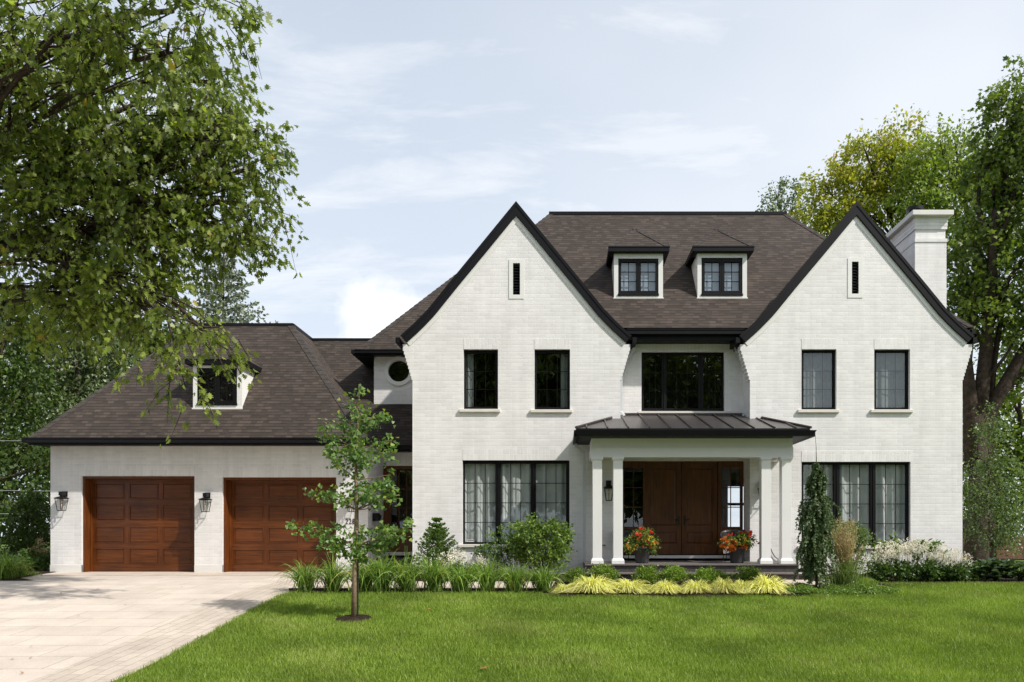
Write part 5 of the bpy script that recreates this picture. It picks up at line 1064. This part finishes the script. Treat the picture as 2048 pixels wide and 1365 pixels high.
# ---------------------------------------------------------------- boxwoods
def ball(name, label, cat, loc, rx, rz, n_cl, per, lsz, shape, lm, seed, group=None, ry=None, shell=.55, droop=-.3, spread=.05, stems=14, bark_='bark', lobs=None):
    r = np.random.default_rng(seed); t = thing(name, loc, label, cat, group); l = np.array(loc)
    if lobs is None:
        lobs = [(l[0]+r.uniform(-.35,.35)*rx, l[1]+r.uniform(-.3,.3)*rx, l[2]+rz*r.uniform(.7,1.15), rx*r.uniform(.55,.8), (ry or rx)*r.uniform(.55,.8), rz*r.uniform(.5,.85)) for _ in range(6)]
    Lb = np.array(lobs); P, O, c = cloud(Lb, n_cl, per, spread, r, shell); P[:, 2] = np.maximum(P[:, 2], l[2]+.02); ax = O*.8 + r.normal(size=O.shape)*.55; ax[:, 2] -= droop
    leafmesh('foliage', P, ax, lsz, shape, lm, t, r=r, flat=.1)
    b = MB()
    for s in c[:stems]: limb(b, l+np.array([r.uniform(-.05,.05),r.uniform(-.05,.05),-.03]), s, .010, .004, r, 5, 0, .06, 4)
    b.obj('stem', M[bark_], t); return t
bw = [(1150,'boxwood ball at the left end of the row, beside the last daylily'),(1210,'boxwood ball below the left pair of columns'),(1290,'boxwood ball below the left flower pot'),(1353,'boxwood ball below the middle of the door'),(1408,'boxwood ball left of its small twin, in front of the steps'),(1440,'smaller boxwood ball touching its left neighbour'),(1498,'boxwood ball standing alone in front of the right steps')]
bp = [ball('boxwood', 'boxwood', 'boxwood', (0,0,0), .30, .20, 230, 13, .030, 'oval', L['box'], 90+i, 'boxwood balls in front of the steps', spread=.045) for i in range(2)]
for i, (px, lab) in enumerate(bw):
    d = 16.2; l = (X(px,d), d, float(gz(d))+.015); s_ = (.75 if i == 5 else 1.0)*rng.uniform(.95,1.1)
    if i < 2: q = bp[i]; q.location = l; q.scale = (s_,)*3; q['label'] = lab
    else: copy_thing(bp[i % 2], l, rng.uniform(0,6), (s_,s_,s_), lab)
# ---------------------------------------------------------------- larger shrubs
d = 17.3
bl = lobes([(1080,1085,d,58,40,.5),(1055,1065,d,32,22,.35),(1100,1060,d,32,20,.35),(1125,1090,d,18,26,.3),(1070,1040,d,16,9,.2),(1085,1115,d,50,26,.45),(1040,1090,d,22,26,.3),(1130,1070,d,12,10,.15)])
ball('burning_bush', 'broad layered green shrub in front of the right part of the left ground floor window', 'shrub', (X(1082,d),d,.01), .6, .6, 520, 13, .062, 'oval', L['bush'], 101, lobs=bl, droop=.1, spread=.07, shell=.5, stems=30)
d = 17.5
ball('layered_shrub', 'loose shrub with layered ferny sprays below the middle of the left window', 'shrub', (X(992,d),d,.01), .3, .4, 120, 13, .05, 'oval', L['fir'], 102, lobs=lobes([(1000,1072,d,24,10,.2),(985,1100,d,34,12,.3),(1010,1090,d,22,14,.2),(1005,1062,d,8,8,.1),(975,1115,d,30,12,.3),(1015,1118,d,30,16,.3)]), droop=.1, spread=.06, shell=.2)
d = 17.5
ball('leafy_shrub', 'round grey green shrub behind the feathery grass under the right window', 'shrub', (X(1705,d),d,.01), .4, .5, 300, 13, .048, 'oval', L['euo'], 103, lobs=lobes([(1705,1075,d,28,26,.3),(1720,1085,d,18,28,.25),(1680,1060,d,22,18,.25),(1700,1115,d,30,26,.35),(1662,1055,d,12,16,.2),(1728,1070,d,10,10,.1)]), spread=.06, shell=.4, stems=20)
for i, (px, py, lab) in enumerate(((1772,1086,'left rhododendron rising behind the white plumes below the window sill'),(1852,1090,'right rhododendron rising behind the white plumes beside the window'))):
    d = 18.2; ball('rhododendron', lab, 'shrub', (X(px,d),d,.02), .3, .4, 44, 9, .11, 'oval', L['bush'], 110+i, 'rhododendrons by the right window', lobs=lobes([(px,py+2,d,24,12,.25),(px+14,py+8,d,16,12,.2),(px-8,py+22,d,24,22,.3),(px+28,py+20,d,12,8,.15)]), spread=.05, shell=.2, droop=-.1, stems=24)
# ---------------------------------------------------------------- weeping spruce
d = 15.25; bz = float(gz(d)); t = thing('weeping_spruce', (X(1632,d),d,bz), 'narrow weeping spruce with a bare leader tip beside the right columns', 'conifer'); r = np.random.default_rng(120)
zt_ = Z(872,d); w_at = lambda z: np.interp(z, [Z(1180,d),Z(1120,d),Z(1060,d),Z(1000,d),Z(960,d),Z(938,d)], [.40,.36,.33,.30,.19,.06]); cxa = lambda z: np.interp(z, [bz, Z(1060,d), Z(1000,d), zt_], [X(1634,d), X(1630,d), X(1637,d), X(1630,d)])
P = []; A = []; b = MB(); zs = np.linspace(bz-.05, zt_, 14); b.tube([(cxa(z)+.01*math.sin(z*5), d, z) for z in zs], [.035-.031*i/13 for i in range(14)], 7)
for i in range(430):
    z0 = r.uniform(bz+.35, Z(925,d)) if i > 26 else r.uniform(Z(985,d), Z(925,d)); wd = float(w_at(z0))*r.uniform(.35, 1.15)*(1+.22*math.sin(z0*9.)); a = r.uniform(0, 2*math.pi); L_ = r.uniform(.18, .42)*(1 if z0 < Z(985,d) else .5)
    x0_ = float(cxa(z0)); s = np.linspace(0, 1, 7); rad_ = wd*(1-(1-s)**2.2); zz = z0 + .10*np.sin(s*2.2)*wd*2 - L_*s**2.0; zz = np.maximum(zz, bz+.02)
    pts = np.stack([x0_+np.cos(a)*rad_, d+np.sin(a)*rad_, zz], 1); b.tube(pts, [.006,.005,.005,.004,.004,.003,.002], 3, False)
    m_ = 60; q = r.uniform(.12, 1, m_)*6; j = np.minimum(q.astype(int), 5); u = (q-j)[:, None]; pp = pts[j]*(1-u)+pts[j+1]*u; tg = pts[j+1]-pts[j]; tg /= np.linalg.norm(tg, axis=1, keepdims=True)
    P.append(pp); A.append(tg*.75 + r.normal(size=(m_,3))*.55)
leafmesh('needles', np.concatenate(P), np.concatenate(A), .052, 'diamond', L['wspruce'], t, r=r, curl=0); b.obj('trunk', M['bark'], t, smooth=True)
# ---------------------------------------------------------------- feathery reed grass, leaning left
d = 15.45; bz = float(gz(d)); t = thing('feather_grass', (X(1693,d),d,bz), 'tall feathery grass with tan plumes leaning left beside the weeping spruce', 'ornamental grass'); r = np.random.default_rng(130)
B_ = blades(330, r, .55, 1.0, .65, .6, 7, .14); B_[:, :, 0] += -.10*B_[:, :, 2]**1.5; ribbons('blade_clump', B_+np.array([X(1690,d), d, bz]), r.uniform(.008,.014,330), L['reed'], t, r=r)
n = 150; h = r.uniform(.85, 1.46, n); s = np.linspace(0, 1, 7)[None]; lx_ = r.normal(size=n)*.15-.20*r.uniform(.2,1.3,n); ly = r.normal(size=n)*.2; b0 = r.normal(size=(n,2))*.06
S = np.stack([X(1694,d)+b0[:, :1]+lx_[:, None]*s**1.7*1.0, d+b0[:, 1:]+ly[:, None]*s**1.5, bz+h[:, None]*s], -1); ribbons('stalk', S, .005, L['reed'], t, r=r, taper=False)
m_ = 44; q = r.uniform(.58, 1.0, (n, m_))*6; j = np.minimum(q.astype(int), 5); u = (q-j)[..., None]; I = np.arange(n)[:, None]; pp = (S[I, j]*(1-u)+S[I, j+1]*u).reshape(-1, 3); pp += r.normal(size=pp.shape)*.018
ax = np.repeat(S[:, -1]-S[:, -2], m_, 0)*4+r.normal(size=pp.shape)*.6; leafmesh('plume', pp, ax, .026, 'diamond', L['plume'], t, r=r)
# ---------------------------------------------------------------- white astilbe
def astilbe(px, d, w_, hf, hp_, seed, lab, npl):
    r = np.random.default_rng(seed); x = X(px,d); z = float(gz(d))+.02; t = thing('astilbe', (x,d,z), lab, 'flowering plant', 'white astilbes')
    lb = np.array([(x+r.uniform(-.6,.6)*w_, d+r.uniform(-.1,.1), z+hf*r.uniform(.3,.62), w_*.5, .22, hf*.4) for _ in range(6)]); P, O, c = cloud(lb, 110, 12, .07, r, .4); P[:, 2] = np.maximum(P[:, 2], z+.02)
    leafmesh('foliage', P, O*.6+r.normal(size=O.shape)*.5, .062, 'oval', L['asleaf'], t, r=r, flat=.35)
    PP = []; AA = []; b = MB()
    for i in range(npl):
        bx_ = x+r.uniform(-1,1)*w_; by = d+r.uniform(-.2,.14); tz = z+hp_*r.uniform(.68,1.12); hh = r.uniform(.15,.27); ln_ = r.uniform(-.07,.07); b.tube([(bx_*.8+x*.2,by,z+.1),(bx_,by,tz-hh)], .003, 3, False)
        for k in range(9):
            f = k/9; a = r.uniform(0,6.28); l = .10*(1-f)+.012; m_ = 8; q = r.uniform(0,1,m_)[:, None]; p0 = np.array([bx_+ln_*f, by, tz-hh+hh*f]); dv = np.array([math.cos(a), math.sin(a), .55]); PP.append(p0+dv*l*q+r.normal(size=(m_,3))*.006); AA.append(np.tile(dv, (m_,1))+r.normal(size=(m_,3))*.5)
    leafmesh('flower_plume', np.concatenate(PP), np.concatenate(AA), .024, 'diamond', L['astilbe'], t, r=r); b.obj('stem', L['asleaf'], t); return t
for a in ((1766,16.85,.30,.46,.80,140,'leftmost white astilbe of the bed under the right window',34),(1812,16.8,.28,.46,.84,141,'white astilbe between the two rhododendrons',34),(1862,16.8,.30,.46,.80,142,'white astilbe below the bare wall right of the window',32),(1915,16.7,.26,.40,.66,143,'white astilbe at the right house corner beside the dark large leaves',24),(1888,17.2,.18,.32,.64,147,'small white astilbe set back against the wall near the right house corner',12),
          (882,17.0,.16,.34,.56,144,'white astilbe at the foot of the small conifer',9),(918,16.9,.20,.36,.66,145,'fullest white astilbe behind the daylilies on the left',20),(955,16.9,.18,.36,.58,146,'white astilbe at the foot of the ferny shrub',11)): astilbe(*a)
# ---------------------------------------------------------------- dark large leaves on the right
for i, (px, lab) in enumerate(((1950,'leftmost clump of large dark leaves at the right house corner'),(1990,'middle clump of large leaves with pale curled edges'),(2040,'clump of large leaves cut by the right edge'))):
    d = 16.9; r = np.random.default_rng(150+i); x = X(px,d); z = .02; t = thing('large_leaf_plant', (x,d,z), lab, 'leafy plant', 'large leaved plants at the right edge'); n = 150; a = r.uniform(0,6.28,n); q = r.uniform(.05,.36,n); h = r.uniform(.10,.52,n)*(1-q*.7)
    P = np.stack([x+np.cos(a)*q, d+np.sin(a)*q*.8, z+np.maximum(h,.05)], 1); ax = np.stack([np.cos(a), np.sin(a), r.uniform(-.7,.2,n)], 1); leafmesh('leaves', P, ax, .15, 'round', L['hosta'], t, r=r, flat=.6, curl=.35)
    b = MB()
    for k in range(0, n, 3): b.tube([(x,d,z-.02), (x+np.cos(a[k])*q[k]*.5, d+np.sin(a[k])*q[k]*.4, z+h[k]*.6), tuple(P[k])], .005, 3, False)
    b.obj('stem', L['asleaf'], t)
# low cover plant in the right front bed (uncountable)
r = np.random.default_rng(160); n = 13000; x = r.uniform(X(1570,14.9), X(1797,14.9), n); y = 15.0+r.normal(size=n)*.28
f = np.clip(1-np.abs(x-X(1680,14.9))/(X(1800,14.9)-X(1680,14.9)), 0, 1)**.35; y = 15.05+(y-15.05)*f; hh = .13*f*(.5+.5*np.sin(x*9)*np.sin(x*3.3+1))+.04; z = gz(y)+.02+r.uniform(0,1,n)**.6*hh
ax = r.normal(size=(n,3)); ax[:, 2] = np.abs(ax[:, 2])+.3; o = leafmesh('ground_cover', np.stack([x,y,z],1), ax, .030, 'oval', L['cover'], None, r=r, kind='stuff'); o['label'] = 'low bright green ground cover below the weeping spruce'; o['category'] = 'ground cover'
n = 5000; x = r.uniform(X(1655,15.9), X(1740,15.9), n); y = 15.8+r.normal(size=n)*.25; z = gz(y)+.03+r.uniform(0,.14,n); ax = r.normal(size=(n,3)); ax[:, 2] = np.abs(ax[:, 2])+1.0
o = leafmesh('ground_cover', np.stack([x,y,z],1), ax, .045, 'needle', L['box'], None, r=r, kind='stuff'); o['label'] = 'fine yellow green ground cover behind the feathery grass'; o['category'] = 'ground cover'
# left bed grasses
for i, (px, d, s_, lab) in enumerate(((10,17.4,1.0,'grassy clump at the left edge beside the driveway'),(34,17.9,.72,'smaller grassy clump behind the driveway corner on the left'))):
    q = copy_thing(protos[i], (X(px,d), d, .03), i*2., (s_,s_,s_*.95), lab); q['group'] = 'grassy clumps left of the driveway'; q.name = 'grass_clump'; q['category'] = 'ornamental grass'
r = np.random.default_rng(170); n = 1600; x = r.uniform(X(-40,18), X(50,18), n); y = r.uniform(17.2, 18.6, n); ax = r.normal(size=(n,3)); o = leafmesh('leaf_litter', np.stack([x,y,gz(y)+.04+r.uniform(0,.06,n)],1), ax, .04, 'oval', L['box'], None, r=r, kind='stuff'); o['label'] = 'low green cover along the left driveway edge'; o['category'] = 'ground cover'

# ---------------------------------------------------------------- flower pots
def flowerpot(px, lab, hw, seed, spec):
    d = 17.95; x, z = X(px,d), zd+.001; r = np.random.default_rng(seed); t = thing('flower_pot', (x,d,z), lab, 'flower pot', 'flower pots on the porch')
    b = MB(); b.lathe([(.145,z),(.15,z+.02),(.19,z+.33),(.205,z+.335),(.205,z+.37),(.19,z+.372),(.18,z+.34)], x, d, 28); b.obj('pot', M['pot'], t, smooth=True)
    lb = [(x+dx, d+r.uniform(-.06,.02), z+dz, rx, .22, rz) for dx, dz, rx, rz in hw]; P, O, c = cloud(np.array(lb), 150, 12, .06, r, .4)
    leafmesh('foliage', P, O+r.normal(size=O.shape)*.5, .045, 'oval', L['bush'], t, r=r)
    for nm, lm, lst, sz, cnt, per in spec:
        lb = [(x+dx, d-.08, z+dz, rx, .20, rz) for dx, dz, rx, rz in lst]; P, O, c = cloud(np.array(lb), cnt, per, sz*.45, r, .75); leafmesh(nm, P, O+r.normal(size=O.shape)*.7, sz, 'round', L[lm], t, r=r, curl=.3)
flowerpot(1284, 'charcoal pot with red blooms above a yellow patch, left of the door', [(-.05,.52,.3,.22),(.05,.6,.2,.2),(-.22,.42,.15,.15),(.25,.42,.13,.18)], 180,
  [('red_blooms','redf',[(-.13,.72,.05,.04),(0,.79,.07,.035),(.0,.68,.05,.04),(.17,.74,.04,.03),(.12,.66,.05,.03)],.036,16,16),('red_buds','redf',[(-.33,.55,.06,.06),(-.1,.6,.16,.1),(.05,.5,.15,.1)],.030,12,5),('orange_blooms','orf',[(-.2,.40,.18,.10),(.28,.42,.08,.14),(-.3,.45,.08,.1),(0,.36,.2,.05)],.026,46,5),('yellow_blooms','yef',[(.14,.56,.13,.08),(.25,.45,.09,.10),(-.2,.36,.15,.05)],.024,70,7)])
flowerpot(1474, 'charcoal pot overflowing with orange blooms, right of the door', [(-.1,.48,.26,.16),(.12,.52,.2,.16),(.25,.5,.14,.1)], 181,
  [('orange_blooms','orf',[(-.2,.44,.20,.16),(-.05,.40,.2,.10),(-.28,.5,.1,.1),(.1,.42,.1,.08)],.034,110,9),('red_blooms','redf',[(.16,.72,.06,.04),(.26,.72,.03,.03),(.22,.66,.03,.03)],.04,10,14),('red_buds','redf',[(-.1,.64,.18,.04),(.3,.58,.12,.08),(.44,.48,.03,.03)],.032,14,6),('yellow_blooms','yef',[(.08,.54,.14,.09),(.2,.5,.1,.07)],.026,60,7)])
# ---------------------------------------------------------------- porch chairs
def chair(px, lab, rz, throw):
    d = 18.9; x, z = X(px,d), zd+.001; t = thing('porch_chair', (0,0,0), lab, 'chair', 'dark chairs on the porch'); b = MB(); n, m_ = 15, 9; vs = []
    for i in range(n):
        a = math.radians(-115+230*i/(n-1))
        for j in range(m_):
            f = j/(m_-1); top = .80-.14*(abs(i-(n-1)/2)/((n-1)/2))**2; q = .12+.16*min(f*1.7,1)**.6+.03*f; vs.append((math.sin(a)*q, math.cos(a)*q*.95, .43+(top-.43)*max(f-.25,0)/.75))
    fs = [(i*m_+j, (i+1)*m_+j, (i+1)*m_+j+1, i*m_+j+1) for i in range(n-1) for j in range(m_-1)]; b.add(vs, fs); sh = b.obj('shell', M['plastic'], t, smooth=True); so_ = sh.modifiers.new('solid', 'SOLIDIFY'); so_.thickness = .012
    b = MB(); b.lathe([(.02,.425),(.15,.415),(.235,.44),(.24,.455),(.15,.43),(.02,.44)], 0, 0, 24); b.obj('seat', M['plastic'], t, smooth=True)
    for i, j in ((-1,-1),(1,-1),(1,1),(-1,1)):
        b = MB(); b.tube([(i*.24,j*.23,0),(i*.13,j*.13,.43)], .009, 6); b.obj('leg', M['black'], t)
    b = MB(); b.tube([(-.2,-.19,.17),(.2,-.19,.17)], .006, 5); b.tube([(-.2,.19,.17),(.2,.19,.17)], .006, 5); b.obj('stretcher', M['black'], t)
    t.location = (x,d,z); t.rotation_euler = (0,0,rz)
    if throw:
        o = MB().box(x-.30, x-.10, d-.16, d-.0, z+.455, z+.475).add([(x-.30,d-.17,z+.47),(x-.10,d-.17,z+.47),(x-.12,d-.2,z+.22),(x-.29,d-.2,z+.2),(x-.30,d-.155,z+.47),(x-.10,d-.155,z+.47),(x-.12,d-.185,z+.22),(x-.29,d-.185,z+.2)], [(0,1,2,3),(7,6,5,4),(0,3,7,4),(1,5,6,2),(3,2,6,7)]).obj('throw', M['throw']); tag(o, 'pale grey throw hanging over the seat of the right porch chair', 'throw')
chair(1252, 'dark shell chair mostly hidden behind the left flower pot', .5, False); chair(1467, 'dark shell chair behind the right flower pot with a pale throw', -.4, True)
# ---------------------------------------------------------------- fallen leaves
leafspots = [(58,1320,'first'),(60,1296,''),(160,1234,''),(120,1189,''),(194,1181,''),(249,1213,''),(362,1176,''),(48,1350,''),(22,1321,'')]
names_ = ['brown leaf fallen on the driveway near the bottom left corner']
for i, (px, py, _) in enumerate(leafspots):
    g = G(px, py); r = np.random.default_rng(200+i); tt_ = bpy.data.objects.new('x', None); o = leafmesh('fallen_leaf', [(g[0], g[1], g[2]+.025)], [(r.uniform(-1,1), r.uniform(-1,1), .1)], .05, 'maple', M['dead'], None, r=r, flat=.9); tag(o, 'tiny brown leaf lying on the pale driveway', 'leaf', 'tiny brown leaves scattered on the driveway')
for i, (px, py, lab) in enumerate(((1528,1223,'small orange leaf on the lawn below the right golden grass mound'),(1302,1265,'small brown leaf in the middle of the lawn'),(860,1225,'small yellow leaf on the lawn behind the young tree'))):
    g = G(px, py); r = np.random.default_rng(220+i); o = leafmesh('fallen_leaf', [(g[0], g[1], g[2]+.055)], [(r.uniform(-1,1), r.uniform(-1,1), .1)], .07, 'maple', M['dead'], None, r=r, flat=.9); tag(o, lab, 'leaf')
g = G(968, 1346); o = leafmesh('fallen_leaf', [(g[0]-.05, g[1], g[2]+.06)], [(1, .1, .1)], .13, 'maple', M['dead'], None, r=np.random.default_rng(210), flat=.9); tag(o, 'single tan leaf lying on the front of the lawn', 'leaf')

# ---------------------------------------------------------------- lawn blades
r = np.random.default_rng(300); n = 900000
y = r.uniform(8.2, 18.5, n)**1.0; x = r.uniform(-8.5, 12.5, n)
keep = r.uniform(0, 1, n) < np.clip((12.5/y)**1.6, .25, 1)
ex = np.interp(y, np.linspace(6, 19, 60), [EX(q) for q in np.linspace(6, 19, 60)])
far = np.where(x < .0, 14.95+.025*np.sin(x*7)+.02*np.sin(x*17+1), np.where(x < 4.75, 14.47+.10*np.sin(x*2.2), 14.62)); far = np.where(x > 6.75, 16.35, far); far = np.where((x > 6.1) & (x <= 6.75), 14.75+(x-6.1)*.9, far); far = np.where((x > -.35) & (x < .0), 14.72, far)
keep &= (x > ex-.03+.02*np.sin(y*9)+r.normal(size=n)*.012) & (y < far+r.normal(size=n)*.02) & (np.abs(x/y*FPX+VX-1000) < 1120) & (((x-gb_[0])**2+((y-gd_)/1.15)**2) > (rad_m*.98)**2)
x, y = x[keep], y[keep]; n = len(x)
tint_n = .5+.30*np.sin(x*1.9+np.sin(y*2.1)*1.3)*np.sin(y*1.4+.5)+.12*np.sin(x*5.3+y*3.1)+.10*np.sign(np.sin(y*3.4+x*.25))+.35*np.exp(-(((x+1.5)/.9)**2+((y-11.5)/.5)**2))
hgt = (.042+.012*tint_n)*(1+.25*(y-8)/8); ax = r.normal(size=(n,3))*.42; ax[:, 2] = 1
o = leafmesh('lawn_grass', np.stack([x, y, gz(y)-.004], 1), ax, hgt*1.2, 'blade', L['grass'], None, r=r, tint=np.clip(tint_n*.6+r.uniform(-.35,.6,n), 0, 1), kind='stuff'); o['label'] = 'short mown green grass of the front lawn'; o['category'] = 'grass'
